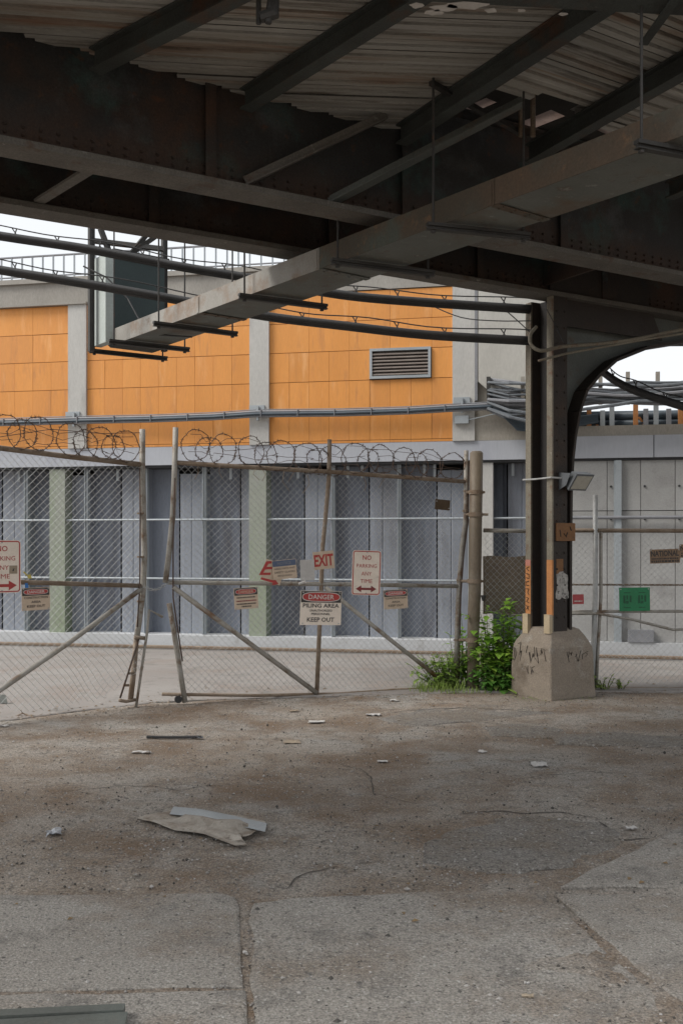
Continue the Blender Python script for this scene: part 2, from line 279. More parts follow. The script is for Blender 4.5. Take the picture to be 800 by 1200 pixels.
slab(gpoly((994,1420),(832,1212),(664,1062),(648,1049),(720,1050),(1100,1050),(1250,1420)), .0095, 'concrete_slab', M['slab'], pav, seed=4)
slab(gpoly((654,1040),(740,999),(800,967),(960,905),(1150,1042)), .008, 'concrete_slab', M['slab'], pav, seed=5, wob=.02)
slab(gpoly((498,985),(520,972),(570,960),(640,957),(700,962),(722,972),(716,990),(690,1010),(640,1022),(560,1018),(515,1008)), .004, 'asphalt_patch', M['patch'], None, 'structure', .13, 6, .03)
slab(gpoly((440,842),(500,829),(560,826),(640,828),(655,836),(560,846),(470,852)), .007, 'asphalt_patch', M['patch'], None, 'structure', .06, 7, .03)
slab(gpoly((640,862),(720,858),(840,868),(840,878),(720,873),(650,872)), .007, 'asphalt_patch', M['patch'], None, 'structure', .06, 8, .03)
slab(gpoly((560,852),(610,848),(665,856),(640,864),(580,862)), .007, 'asphalt_patch', M['patch'], None, 'structure', .06, 9, .03)

WALL = VPlane((-5.08, 14.83), (4.43, 12.92))
GL = VPlane(((0-CX)*8.5/F, 8.5), ((169-CX)*9.4/F, 9.4))            # left gate leaf
GR = VPlane(((206-CX)*9.5/F, 9.5), ((543-CX)*10.6/F, 10.6))        # right gate leaf
FN = VPlane((1.37, 10.52), (4.6, 10.46))                           # fence right of the pole
front = [PG(x, y) for x, y in ((-500,900),(-150,870),(0,846),(80,836),(190,823),(300,819),(400,816),(560,812),(800,812),(1000,815),(1500,815))]
back = [WALL.W(30, 0, -.2), WALL.W(-25, 0, -.2)]
slab([Vector((p.x, p.y, 0)) for p in front + back], .016, 'yard', M['yard'], None, 'structure', .05, 11, .02)

# loose stones
for gm, gseed, gn in (('stone', 1, 9000), ('stonelight', 2, 6000), ('stonedark', 3, 5000)):
    mb = MB(); rn = random.Random(gseed)
    for i in range(gn):
        y = 3.0 + 7.2*rn.random()**1.25; x = rn.uniform(-.42, .42)*y*1.05
        cl = noise.noise(Vector((x*1.3, y*1.3, 20 + gseed)))
        if rn.random() > .42 + cl*1.0: continue
        r = rn.choice((.0035,.004,.005,.006,.0075)) * (1.0 if rn.random() < .97 else 1.9)
        z = max(gh(x, y), .004); a = rn.random()*6.28
        c = Vector((x, y, z + r*.2)); q = [c + Vector((math.cos(a+k*1.571)*r*rn.uniform(.7,1.3), math.sin(a+k*1.571)*r*rn.uniform(.7,1.3), 0)) for k in range(4)]
        mb.add(q + [c + Vector((0,0,r*rn.uniform(.5,.9))), c - Vector((0,0,r))], [(0,1,4),(1,2,4),(2,3,4),(3,0,4),(1,0,5),(2,1,5),(3,2,5),(0,3,5)])
    tag(mb.build('gravel', M[gm]), kind='stuff')
GRD = bpy.data.objects['ground']; rn = random.Random(77)
for pts, w in (([(700,962),(712,968),(716,982),(730,985),(770,985)],.022), ([(440,838),(500,832),(560,831),(630,836),(655,834)],.016), ([(470,850),(540,846),(600,850),(680,846)],.012), ([(600,858),(660,866),(720,870),(800,880)],.014), ([(505,1000),(540,1012),(600,1020),(660,1016)],.014), ([(120,872),(180,868),(240,864)],.010), ([(380,890),(430,905),(440,930),(500,945)],.008), ([(60,930),(150,920),(210,925),(300,915)],.008), ([(600,915),(690,905),(780,912)],.009), ([(520,955),(580,952),(660,953),(705,960)],.012), ([(330,1040),(360,1020),(400,1015)],.010)):
    q = MB(); c = []
    for (x0,y0),(x1,y1) in zip(pts, pts[1:]):
        for k in range(9):
            f = k/9; p = PG(x0+(x1-x0)*f, y0+(y1-y0)*f); o = noise.noise_vector(Vector((p.x*6,p.y*6,4)))*.05; c.append(Vector((p.x+o.x, p.y+o.y, 0)))
    for i, p in enumerate(c): p.z = gh(p.x, p.y) + .0035
    vs = []; 
    for i, p in enumerate(c):
        t = (c[min(i+1,len(c)-1)]-c[max(i-1,0)]); t.z = 0; t.normalize(); sd = Vector((-t.y,t.x,0))*w*(.25+.75*math.sin(math.pi*(i+.5)/len(c)))*rn.uniform(.4,1.1)*.6; vs += [p+sd, p-sd]
    q.add(vs, [(2*i,2*i+1,2*i+3,2*i+2) for i in range(len(c)-1)]); q.build('crack', M['crack'], GRD)
mb = MB()
for i in range(420):
    y = rn.choice((rn.uniform(9.3,10.2), rn.uniform(4,9.5), rn.uniform(9.0,9.9))); x = rn.uniform(-.4,.4)*y; L = rn.uniform(.012,.035); an = rn.uniform(0,6.28); c = Vector((x, y, max(gh(x,y),.006)+.004))
    d = Vector((math.cos(an),math.sin(an),0)); sd = Vector((-d.y,d.x,0))*L*.35
    mb.add([c-d*L*.5, c+sd+UP*L*.25, c+d*L*.5+UP*L*.1, c-sd+UP*L*.15], [(0,1,2),(0,2,3)])
tag(mb.build('leaf_litter', M['deadleaf']), kind='stuff')
for mm, seed_, cnt in (('paper', 5, 70), ('card', 6, 110), ('deadleaf', 7, 260)):
    mb = MB(); rn = random.Random(seed_)
    for i in range(cnt):
        px = rn.uniform(0, 800); base_y = 846-.14*px if px < 190 else (820-.02*(px-190) if px < 560 else 813); p = PG(px, base_y + rn.gauss(2, 5)); L = rn.uniform(.010,.032)*(.8 if mm == 'paper' else 1); an = rn.uniform(0,6.28)
        if 596 < px < 698 and p.y > 9.6: continue
        c = Vector((p.x, p.y, max(gh(p.x,p.y),.010)+.008)); d = Vector((math.cos(an),math.sin(an),0)); sd = Vector((-d.y,d.x,0))*L*.5
        mb.add([c-d*L*.6, c+sd+UP*L*.3, c+d*L*.6+UP*L*.1, c-sd+UP*L*.2], [(0,1,2),(0,2,3)])
    tag(mb.build('litter', M[mm]), kind='stuff')
# ------------------------------------------------------------------ building across the yard
B = thing('industrial_building', WALL.W(4, 0, -2), 'long building with orange tiled upper wall and grey sheet piled lower wall beyond the yard', 'building')
S, Z = WALL.S, WALL.Z
sL, sU, sE = -4.5, S(652), S(1000)
mb = MB(); WALL.box(mb, sL, sU, 2.92, 5.30, -6, -.07); mb.build('upper_wall', M['joint'], B)
mb = MB(); WALL.box(mb, sL, S(645), .0, 2.64, -6, -.62); WALL.box(mb, S(645), sE, 0, 2.64, -6, -.12); mb.build('lower_wall', M['dark'], B)
mb = MB(); WALL.box(mb, sL, S(660), 2.655, 2.915, -1.2, 0); mb.build('fascia_band', M['band'], B)
mb = MB(); WALL.box(mb, S(765)-.0+.012, sE, 2.655, 2.945, -1.2, .004); mb.build('fascia_band', M['band'], B)
mb = MB(); WALL.box(mb, S(660)+.004, S(765), 2.655, 2.945, -1.2, .002); mb.build('fascia_band', M['band'], B)
mb = MB(); WALL.box(mb, sL, sE, 2.622, 2.654, -1.0, -.02); mb.build('soffit_trim', M['dark'], B)  # dark strip standing in for the overhang's shadow under the band
# orange tiles, one object each
rows = [2.955, 3.37, 3.785, 4.20, 4.61, 5.02]
tm = MB(); tm.box((0,0,0), 1, 1, 1); tile_mesh = None
rz = math.atan2(WALL.t.y, WALL.t.x)
def tile(s0, s1, z0, z1, g=.005):
    global tile_mesh
    c = WALL.W((s0+s1)/2, (z0+z1)/2, -.03 + random.uniform(-.002,.002))
    if tile_mesh is None:
        o = tm.build('panel', M['orange'], B); tile_mesh = o.data; o.location = c - WL[B.name]
    else: o = place(bpy.data.objects.new('panel', tile_mesh), c, B)
    o.rotation_euler = (random.uniform(-.004,.004), 0, rz + random.uniform(-.004,.004)); o.scale = (s1-s0-g*.6, .03, z1-z0-g*1.5)
vent = (S(433), S(504.5), Z(433,443.5), Z(433,405))
for (x0, x1, n) in ((-205,81,14), (102,293,9), (315.5,530,9)):
    a, b = S(x0), S(x1)
    for i in range(n):
        s0, s1 = a+(b-a)*i/n, a+(b-a)*(i+1)/n
        tile(s0, s1, 2.918, rows[0], .004)
        for k in range(5):
            z0, z1 = rows[k], rows[k+1]
            if k >= 3 and i % 2 == 0 and i+1 < n: continue
            if k >= 3 and i % 2 == 1: s0 = a+(b-a)*(i-1)/n
            else: s0 = a+(b-a)*i/n
            if s1 > vent[0]+.03 and s0 < vent[1]-.03 and z0 > vent[2]-.2 and z1 < vent[3]+.2 : 
                continue
            tile(s0, s1, z0, z1)
vz0, vz1 = rows[2]+.01, rows[3]+.01
v = MB()
for (a,b,c,d) in ((vent[0],vent[1],vz0,vz0+.035),(vent[0],vent[1],vz1-.035,vz1),(vent[0],vent[0]+.035,vz0+.035,vz1-.035),(vent[1]-.035,vent[1],vz0+.035,vz1-.035)): WALL.box(v, a, b, c, d, -.06, .02)
vo = v.build('louvre_vent', M['steelpost'], B)
for i in range(7):
    q = MB(); z = vz0+.045+(vz1-vz0-.09)*i/7
    q.prism([WALL.W(vent[0]+.036,z,.008), WALL.W(vent[0]+.036,z+.012,.012), WALL.W(vent[0]+.036,z+.050,-.05), WALL.W(vent[0]+.036,z+.038,-.054)], WALL.t*(vent[1]-vent[0]-.072)); q.build('slat', M['slatbrown'], vo)
q = MB(); WALL.box(q, vent[0]+.03, vent[1]-.03, vz0+.03, vz1-.03, -.068, -.058); q.build('vent_back', M['dark'], vo)
for i in range(9):       # filler tiles beside the vent
    pass
a, b = S(315.5), S(530); w = (b-a)/9
lo = a + w*math.floor((vent[0]-a)/w + .12); hi = a + w*math.ceil((vent[1]-a)/w - .12)
if vent[0]-lo > .02: tile(lo, vent[0], rows[2], rows[3])
if hi-vent[1] > .02: tile(vent[1], hi, rows[2], rows[3])
for x0, x1 in ((81,102),(293,315.5)):
    q = MB(); WALL.pbox(q, x0, x1, 2.917, 5.03, -.09, .03); q.build('pilaster', M['pil'], B)
q = MB(); WALL.pbox(q, 530, 556, 2.917, 5.03, -.09, .03); q.build('pilaster', M['pil'], B)
q = MB(); WALL.box(q, S(556), S(652), 2.917, 5.03, -.09, .0); q.build('end_wall', M['beige'], B)
q = MB(); WALL.box(q, sL, S(556), 5.03, 5.36, -.3, .0); q.build('parapet', M['parapet'], B)
q = MB(); WALL.box(q, sL, S(103), 5.022, 5.052, -.2, .06); q.build('ledge', M['parapet'], B)
q = MB(); WALL.box(q, sL, S(560), 5.36, 5.43, -.34, .045); q.build('parapet_cap', M['parapet'], B)
q = MB(); WALL.box(q, S(556.3), S(559.5), 3.45, 5.5, .0, .07); q.build('downpipe', M['conduit'], B)
q = MB(); q.prism([WALL.at(560,447,.14), WALL.at(576,461,.14), WALL.at(668,461,.14), WALL.W(S(668,.14),5.75,.14), WALL.W(S(560,.14),5.75,.14)], -WALL.n*2.5); q.build('cream_block', M['cream'], B)
# roof railing
r = MB(); r.tube([WALL.W(sL,5.80,-.1), WALL.W(S(600),5.80,-.1)], .016, 6); r.tube([WALL.W(sL,5.50,-.1), WALL.W(S(600),5.50,-.1)], .012, 6)
rail = r.build('roof_railing', M['conduit'], B)
x = sL + .1; pk = None
while x < S(598):
    if pk is None:
        q = MB(); q.box(WALL.W(x, 5.615, -.1), .022, .022, .37); pk = q.build('picket', M['steelpost'], rail)
    else: place(bpy.data.objects.new('picket', pk.data), WALL.W(x, 5.615, -.1), rail)
    x += .168
# lower bays: sheet piles between light posts
posts = [-186,-116,-45,26,97,167,236,312,388,466,549,634]
for i, px in enumerate(posts):
    a = S(px)
    if px != 312 and px != 634:
        q = MB(); WALL.box(q, a-.022, a+.022, .22, 2.621, -.20, -.13); WALL.box(q, a-.022, a-.012, .22, 2.621, -.13, -.10); q.build('steel_post', M['steelpost'], B)
    if i+1 < len(posts):
        b = S(posts[i+1]); w = b-a
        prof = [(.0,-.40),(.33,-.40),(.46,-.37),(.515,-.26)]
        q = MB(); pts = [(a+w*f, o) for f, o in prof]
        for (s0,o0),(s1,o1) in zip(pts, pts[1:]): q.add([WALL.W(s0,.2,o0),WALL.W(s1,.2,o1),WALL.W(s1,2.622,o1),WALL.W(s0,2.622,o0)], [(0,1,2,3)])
        q.build('sheet_pile', M['pile'], B)  # recessed faces: darker copy of the steel, shade of the depth painted in
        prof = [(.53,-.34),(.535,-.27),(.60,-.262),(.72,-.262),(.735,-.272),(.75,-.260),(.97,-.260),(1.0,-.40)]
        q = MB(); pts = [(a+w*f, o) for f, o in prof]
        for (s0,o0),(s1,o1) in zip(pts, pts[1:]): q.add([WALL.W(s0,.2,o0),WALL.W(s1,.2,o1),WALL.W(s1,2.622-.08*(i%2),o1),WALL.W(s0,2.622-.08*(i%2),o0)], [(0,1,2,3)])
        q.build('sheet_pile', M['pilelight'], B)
for x0, x1, z0 in ((-240,-205,.15),(57,75,.15),(291,311,.15),(553,577,.22)):
    q = MB(); WALL.pbox(q, x0, x1, z0, 2.621, -.3, -.035); q.build('pilaster', M['green'] if x1 < 400 else M['pil'], B)
for z in (1.87, 1.02):
    for x0, x1 in ((-205,57),(75,291),(311,553),(577,645)):
        q = MB(); q.tube([WALL.W(S(x0)+.004,z,-.085), WALL.W(S(x1)-.004,z,-.085)], .015, 8); q.build('guard_rail', M['steelpost'], B)
q = MB(); q.tube([WALL.W(S(646),1.87,.03), WALL.W(sE,1.87,.03)], .022, 8); q.build('guard_rail', M['conduit'], B)
for px in (14,131,265,345,404,421,495,507,600):
    q = MB(); WALL.box(q, S(px)-.018, S(px)+.018, 2.45, 2.621, -.215, -.205); q.build('hanger_strap', M['steelpost'], B)
q = MB(); WALL.box(q, sL, S(645), 0, .215, -.5, .03); q.build('base_kerb', M['base'], B)
q = MB(); WALL.box(q, S(645)+.004, sE, 0, .235, -.5, .034); q.build('base_kerb', M['base'], B)
q = MB(); q.tube([WALL.W(sL,.05,.12), WALL.W(sE,.055,.12)], .025, 6); q.build('ground_pipe', M['rustpipe'], B)
# formed concrete at the right
vj = [648,711,750.5,791,833,876,920,1000]
for x0, x1 in zip(vj, vj[1:]):
    for z0, z1 in ((.238,1.955),(1.965,2.620)):
        q = MB(); WALL.box(q, S(x0)+.004, S(x1)-.004, z0, z1, -.13, -.045+random.uniform(-.003,.003)); q.build('concrete_panel', M['conc'], B)
    for z in (1.85, 2.28):
        q = MB(); c = WALL.W(S(x1)+.05, z, -.04); q.tube([c, c+WALL.n*.012], .016, 8); q.build('tie_plug', M['dark'], B)
q = MB(); WALL.box(q, S(720.5), S(727.5), .22, 2.620, -.06, .02); WALL.box(q, S(719), S(720.5), .22, 2.620, -.06, .0); q.build('steel_post', M['steelpost'], B)
q = MB(); WALL.box(q, S(735), S(765), .24, .40, -.05, .05); q.build('base_block', M['conduit'], B)
q = MB(); WALL.box(q, S(572), sE, 2.947, 3.085, -.5, -.03); q.build('parapet_beam', M['beige'], B)

# conduit run across the orange wall
cd = thing('wall_conduit', WALL.W(3, 3.2, .1), 'bundle of grey conduits running across the orange tiles on brackets', 'conduit')
cpx = [(-220,497),(0,495.5),(85,493),(180,491),(250,488.5),(300,485),(400,484),(480,481.5),(537,478),(580,476),(640,475)]
for k, (dy, of, rr) in enumerate(((-2.6,.10,.018),(0,.12,.021),(2.7,.10,.018),(-5.0,.08,.007))):
    q = MB(); q.tube([WALL.at(x, y+dy, of) for x, y in cpx], rr, 8); q.build('conduit', M['conduit'] if k != 1 else M['bluepipe'], cd)
for px, py in ((87,487),(302,479.5),(541,470)):
    q = MB(); WALL.box(q, S(px)-.11, S(px)+.11, Z(px,py+3), Z(px,py-4), .032, .05); q.box(WALL.at(px,py+5,.08), .03, .05, .2, WALL.t); q.build('bracket', M['steelpost'], cd)
for i in range(13):
    px = 5 + i*43; a = [y for y in cpx]; 
    for (xa,ya),(xb,yb) in zip(cpx, cpx[1:]):
        if xa <= px <= xb: py = ya+(yb-ya)*(px-xa)/(xb-xa)
    q = MB(); q.box(WALL.at(px,py-.5,.115), .010, .06, .095, WALL.t); q.build('clip', M['conduit'], cd)
jb = MB(); WALL.box(jb, S(533), S(549), Z(540,497), Z(540,488), .032, .09); o = jb.build('junction_box', M['steelpost']); tag(o, 'small pale junction box on the pilaster below the conduit bundle', 'junction box')
q = MB(); q.tube([WALL.at(549,492,.07), WALL.at(575,486,.1), WALL.at(600,481,.2), WALL.at(628,477,.3)], .008, 6); q.build('lead', M['steelpost'], o)

# cable rack over the right hand wall
rk = thing('cable_rack', WALL.W(S(740), 3.085, 0), 'rack of grey cables and dark pipes on orange and pale posts above the concrete wall', 'cable rack')
for i in range(24):
    y0 = 447 + i*1.5; y1 = random.uniform(447, 478); pts = []
    ph = random.uniform(0, 6.28)
    for k in range(13):
        f = k/12; px = 571 + 300*f
        base = y0*(1-f) + y1*f + (12*math.sin(math.pi*min(1, f*3.2))*(.3+.035*i) if f < .32 else 0) + (2.5+3*random.random())*math.sin(ph + f*(7+i%5))
        pts.append(WALL.at(px, base, .16 + .10*math.sin(i*1.7) + (.1 if f > .05 else 0)))
    q = MB(); q.tube(pts, random.choice((.014,.018,.022)), 6); q.build('cable', M['greycable'] if i % 3 else M['conduit'], rk)
for i in range(6):
    q = MB(); q.tube([WALL.at(571+i*1.5,456+i*4,.16), WALL.at(588+i,478+i*2.4,.22), WALL.at(606,492+i*2.2,.2), WALL.at(640,497+i*2,.16), WALL.at(668,490+i*2,.1), WALL.at(700,486+i*1.5,.06)], .02, 6); q.build('cable', M['bluepipe'], rk)
for y, rr in ((487,.062),(496.5,.058)):
    q = MB(); q.tube([WALL.at(655,y+1,-.24), WALL.at(1000,y-4,-.24)], rr, 12); q.build('pipe', M['bluepipe'], rk, True)
for px, m_, yt in ((706,'steelpost',480),(757,'conduit',478),(784,'conduit',478),(690,'rustplate',476),(717,'steelpost',475),(745,'rustplate',473),(769,'steelpost',471),(798,'rustplate',474),(826,'steelpost',470),(624,'steelpost',481)):
    q = MB(); WALL.box(q, S(px)-.03, S(px)+.03, 3.086, Z(px,yt), -.13, -.07)
    if m_ == 'rustplate': q.bar(WALL.W(S(px)+.03,3.24,-.2), WALL.W(S(px)+.12,3.10,-.2), .03, .03)
    q.build('rack_post', M[m_] if m_ != 'rustplate' else M['orangepaint'], rk)
for px in (703,735,770,572,612):
    q = MB(); q.box(WALL.at(px,455,.2), .05, .06, .42 if px > 620 else .3, WALL.t); q.build('cable_bracket', M['beige'] if px > 600 else M['hanger'], rk)
# ------------------------------------------------------------------ elevated viaduct overhead
U = Vector((.861, .508, 0)).normalized(); V = Vector((U.y, -U.x, 0)); UP = Vector((0,0,1))
GO = Vector((-2.45, 7.15, 0)); ZB = 3.99
def G(a, b, z): return GO + U*a - V*b + UP*z
VD = thing('railway_viaduct', G(3, 0, 0), 'dark rusty steel viaduct overhead with twin girders and a corrugated metal underside', 'viaduct')
A0, A1 = -6.0, 10.0
for b, zt in ((-1.0, 4.95), (.13, 4.98)):
    q = MB(); q.bar(G(A0,b,(ZB+.06+zt)/2), G(A1,b,(ZB+.06+zt)/2), .03, zt-ZB-.06); w = q.build('girder', M['girder'], VD)
    q = MB(); q.bar(G(A0,b,ZB+.02), G(A1,b,ZB+.02), .25, .04); q.bar(G(A0,b,ZB+.05), G(A1,b,ZB+.05), .16, .02); q.build('bottom_flange', M['flange'], w)
    a = A0+.7
    while a < A1:
        q = MB(); q.bar(G(a,b-.055,ZB+.062), G(a,b-.055,zt), .014, .075, U); q.bar(G(a+.035,b-.022,ZB+.062), G(a+.035,b-.022,zt), .06, .012, V); a += 1.62
        q.build('stiffener', M['girder'], w)
    q = MB(); a = A0+.1
    while a < A1:
        for bb, zz in ((b-.017, ZB+.11), (b-.017, ZB+.16)):
            c = G(a, bb, zz); q.tube([c, c+V*.012], [.014,.007], 6)
        a += .11
    tag(q.build('rivet', M['girder'], w), kind='stuff')
q = MB(); q.bar(G(A0,-1.0,4.965), G(A1,-1.0,4.965), .25, .02); q.build('top_flange', M['girder'], VD)
q = MB(); q.bar(G(5.25,-.98,4.55), G(5.25,.11,4.55), .03, .9); q.build('cross_girder', M['girder'], VD)
for x0,y0,x1,y1 in ((46,236,104,200),(-190,150,-95,92)):
    q = MB(); q.bar(PZ(x0,y0,ZB+.055), PZ(x1,y1,ZB+.055), .08, .02); q.build('lateral_brace', M['flange'], VD)
# gusset on the rear girder beside the column
q = MB(); q.prism([G(5.3,.10,3.72), G(6.9,.10,3.72), G(6.55,.10,4.35), G(5.7,.10,4.75), G(5.3,.10,4.75)], -V*(-.02)); q.build('gusset_plate', M['rustplate'] if False else M['colface'], VD)
# arch bracket
c0 = Vector((2.14, 10.11, 0))
def C(a, b, z): return c0 + U*a - V*b + UP*z
curve = [(.085,.665),(.088,1.5),(.098,2.1),(.122,2.4),(.155,2.62),(.215,2.865),(.31,3.08),(.471,3.235),(.715,3.416),(1.22,3.61),(1.93,3.76),(2.6,3.83),(3.4,3.86)]
q = MB(); n = len(curve)
q.prism([C(-.028,-.012,.665)] + [C(a-.012,-.012,z+.012) for a, z in curve] + [C(3.388,-.012,ZB), C(-.028,-.012,ZB)], -V*.024)
ar = q.build('arch_bracket', M['arch'], VD)
q = MB()
for (a0,z0),(a1,z1) in zip(curve, curve[1:]):
    d = Vector((a1-a0, z1-z0)).normalized(); nn = (-d.y*.03, d.x*.03)
    q.hexa([C(a0,-.19,z0), C(a1,-.19,z1), C(a1,.19,z1), C(a0,.19,z0), C(a0+nn[0],-.19,z0+nn[1]), C(a1+nn[0],-.19,z1+nn[1]), C(a1+nn[0],.19,z1+nn[1]), C(a0+nn[0],.19,z0+nn[1])])
q.build('arch_flange', M['colface'], ar)
# purlins fanning from the front girder
ZD = 4.70
def ext(p, q, ymin):                                   # run the line p->q on to y = ymin
    d = q - p; return p + d*((ymin-p.y)/d.y)
YN = 4.9
pur = [(PZ(112,85,4.55), PZ(280,0,4.55)), (PZ(288,130,4.55), PZ(470,16,4.55)), (PZ(470,170,4.55), PZ(685,30,4.55)), (PZ(620,192,4.55), PZ(800,90,4.55))]
pur = [(a, ext(a, b, YN)) for a, b in pur]
d0 = pur[0][1]-pur[0][0]; pl = (pur[0][0]-U*1.75, pur[0][1]-Vector((1.9,.2,0))); d3 = pur[3][1]-pur[3][0]; pr = (pur[3][0]+U*1.6, pur[3][1]+U*1.6)
allp = [(pl[0]-U*1.9, pl[1]-Vector((2.4,.3,0))), pl] + pur + [pr, (pr[0]+U*1.8, pr[1]+U*1.8)]
for a, b in allp[1:-1]:
    q = MB(); q.ibeam(a, b, .10, .145, .012, .012); q.build('purlin', M['purlin'], VD)
# corrugated sheets bay by bay
def dirpx(x, y, sl):
    d = PZ(x+60, y+60*sl, ZD) - PZ(x-60, y-60*sl, ZD); d.z = 0; return d.normalized()
bays = [(0,1,dirpx(-300,10,.12)), (1,2,dirpx(60,40,.07)), (2,3,dirpx(260,60,.055)), (3,4,dirpx(420,90,.035)), (4,5,dirpx(640,90,.33)), (5,6,dirpx(760,110,.34)), (6,7,dirpx(900,110,.34))]
fl = G(0,-1.0,0); 
def inside(p, L, Rr, gap):
    (a,b),(c,d) = L, Rr
    s1 = (b.x-a.x)*(p.y-a.y)-(b.y-a.y)*(p.x-a.x); s2 = (d.x-c.x)*(p.y-c.y)-(d.y-c.y)*(p.x-c.x)
    bb = -(p - fl).dot(V)
    return s1 > 0 and s2 < 0 and bb < gap and p.y > YN
PITCH = .135
prof = [(-.5,0),(-.13,0),(-.09,.06),(.09,.06),(.13,0),(.5,0)]
for bi, (i, j, d) in enumerate(bays):
    nrm = Vector((-d.y, d.x, 0)); cc = (allp[i][0]+allp[i][1]+allp[j][0]+allp[j][1])/4; cc.z = ZD
    gap = -.02 if bi < 4 else (-1.02 if bi == 4 else -.9)
    ang = math.atan2(d.y, d.x); grp = []; cur = None
    for k in range(-30, 31):
        ts = [t*.02 for t in range(-200, 201) if inside(cc + nrm*(k*PITCH) + d*(t*.02), allp[i], allp[j], gap)]
        if len(ts) < 4: continue
        t0, t1 = min(ts)-.03, max(ts)+.03
        if cur is None or k // 4 != cur[0]:
            cur = (k//4, MB()); grp.append(cur)
        q = cur[1]; zo = .008*(k//4 % 2) + .004*math.sin(k*1.3)
        for (n0,z0),(n1,z1) in zip(prof, prof[1:]):
            vs = [(t0, (k+n0)*PITCH, z0+zo), (t1, (k+n0)*PITCH, z0+zo), (t1, (k+n1)*PITCH, z1+zo), (t0, (k+n1)*PITCH, z1+zo)]
            q.add(vs, [(0,1,2,3)])
        q.add([(t0,(k-.5)*PITCH,.07),(t1,(k-.5)*PITCH,.07),(t1,(k+.5)*PITCH,.07),(t0,(k+.5)*PITCH,.07)], [(0,1,2,3)])
    for _, q in grp:
        o = q.build('corrugated_sheet', M['deck'], VD, origin=(0,0,0)); o.location = cc - WL[VD.name]; o.rotation_euler = (0,0,ang)
# diagonal kickers from the front flange
for (x0,y0,x1,y1,w) in ((287,217,452,139,.05),(385,240,612,122,.11)):
    q = MB(); p0 = PZ(x0,y0,ZB+.05); p1 = PZ(x1,y1,4.66); q.bar(p0, p1, w, .012); q.bar(p0+UP*.03, p1+UP*.03, .012, .06); q.build('kicker_strut', M['flange'] if w < .1 else M['arch'], VD)
# near beam at the top of the frame
q = MB(); a, b = PZ(250,-26,4.42), PZ(820,6,4.42); dd = (b-a).normalized(); a -= dd*5; b += dd*5; q.ibeam(a, b, .22, .40, .03, .02); nb = q.build('near_beam', M['purlin'], VD)
q = MB(); q.bar(PZ(753,52,4.38), PZ(795,-6,4.40), .05, .012); q.build('kicker_strut', M['purlin'], VD)
q = MB(); q.bar(PZ(505,97,4.68), PZ(612,158,4.68), .04, .03); q.build('tie_bar', M['hanger'], VD)
for px in (610,624):
    q = MB(); q.tube([PZ(px,160,4.62), PZ(px,160,4.62)+UP*.45], .02, 6); q.build('drop_rod', M['rustpipe'], VD)
rn = random.Random(9)
for px, py, w, l in ((520,9,.10,.05),(545,6,.16,.05),(508,14,.07,.04),(488,6,.05,.03),(610,12,.03,.02),(575,12,.04,.03),(660,16,.03,.02)):
    c = PZ(px, py, 4.418); q = MB(); lo_ = [c + Vector((math.cos(6.283*k/11)*w*rn.uniform(.5,1), math.sin(6.283*k/11)*l*rn.uniform(.5,1), 0)) for k in range(11)]
    q.prism(lo_, UP*-.004); q.build('paint_flake', M['paper'], VD)
# slab added above to keep the steel dark; translucent strips imitate bright gaps
e1 = Vector((.65,-.76,0)); e2 = Vector((.76,.65,0)); ZS = 5.00
pts = [PZ(x, y, ZS) for x, y in ((585,160),(655,133),(524,140),(577,118),(704,156),(730,148))]
sl_ = []
for a, b, w in ((pts[0],pts[1],.10),(pts[2],pts[3],.07),(pts[4],pts[5],.09)):
    sl_.append((a.dot(e1), b.dot(e1), (a.dot(e2)+b.dot(e2))/2-w, (a.dot(e2)+b.dot(e2))/2+w))
c1 = sorted({-14.0, 8.0} | {x for s in sl_ for x in s[:2]}); c2 = sorted({-3.0, 16.0} | {x for s in sl_ for x in s[2:]})
q = MB(); fbs = []
for a, b in zip(c1, c1[1:]):
    for c, d in zip(c2, c2[1:]):
        m1, m2 = (a+b)/2, (c+d)/2
        isl = any(s[0] < m1 < s[1] and s[2] < m2 < s[3] for s in sl_); tgt = MB() if isl else q
        if isl: fbs.append(tgt)
        cen = e1*m1 + e2*m2
        if tgt is q:
            tgt.hexa([e1*x + e2*y + UP*z for z in (ZS, ZS+.15) for x, y in ((a,c),(b,c),(b,d),(a,d))])
        else: tgt.hexa([e1*x + e2*y + UP*z for z in (ZS+.01, ZS+.014) for x, y in ((a,c),(b,c),(b,d),(a,d))])
# trim the added slab; its extent sets the light reaching ground and duct
q2 = MB(); 
lo_b, hi_b = -3.7, .50
def clipslab(): 
    out = MB()
    for i in range(0, len(q.v), 8):
        P8 = q.v[i:i+8]; poly = [P8[0], P8[1], P8[2], P8[3]]
        for (sgn, lim) in ((1, hi_b), (-1, -lo_b)):
            res = []
            for k in range(len(poly)):
                p, r_ = poly[k], poly[(k+1) % len(poly)]
                bp, br = sgn*(-(p-GO).dot(V)) - lim, sgn*(-(r_-GO).dot(V)) - lim
                if bp <= 0: res.append(p)
                if (bp < 0) != (br < 0) and abs(bp-br) > 1e-9: res.append(p.lerp(r_, bp/(bp-br)))
            poly = res
            if len(poly) < 3: break
        if len(poly) >= 3: out.prism(poly, UP*.15)
    return out
clipslab().build('track_slab', M['slabtop'], VD); [f_.build('skylight_strip', M['fibre'], VD) for f_ in fbs]

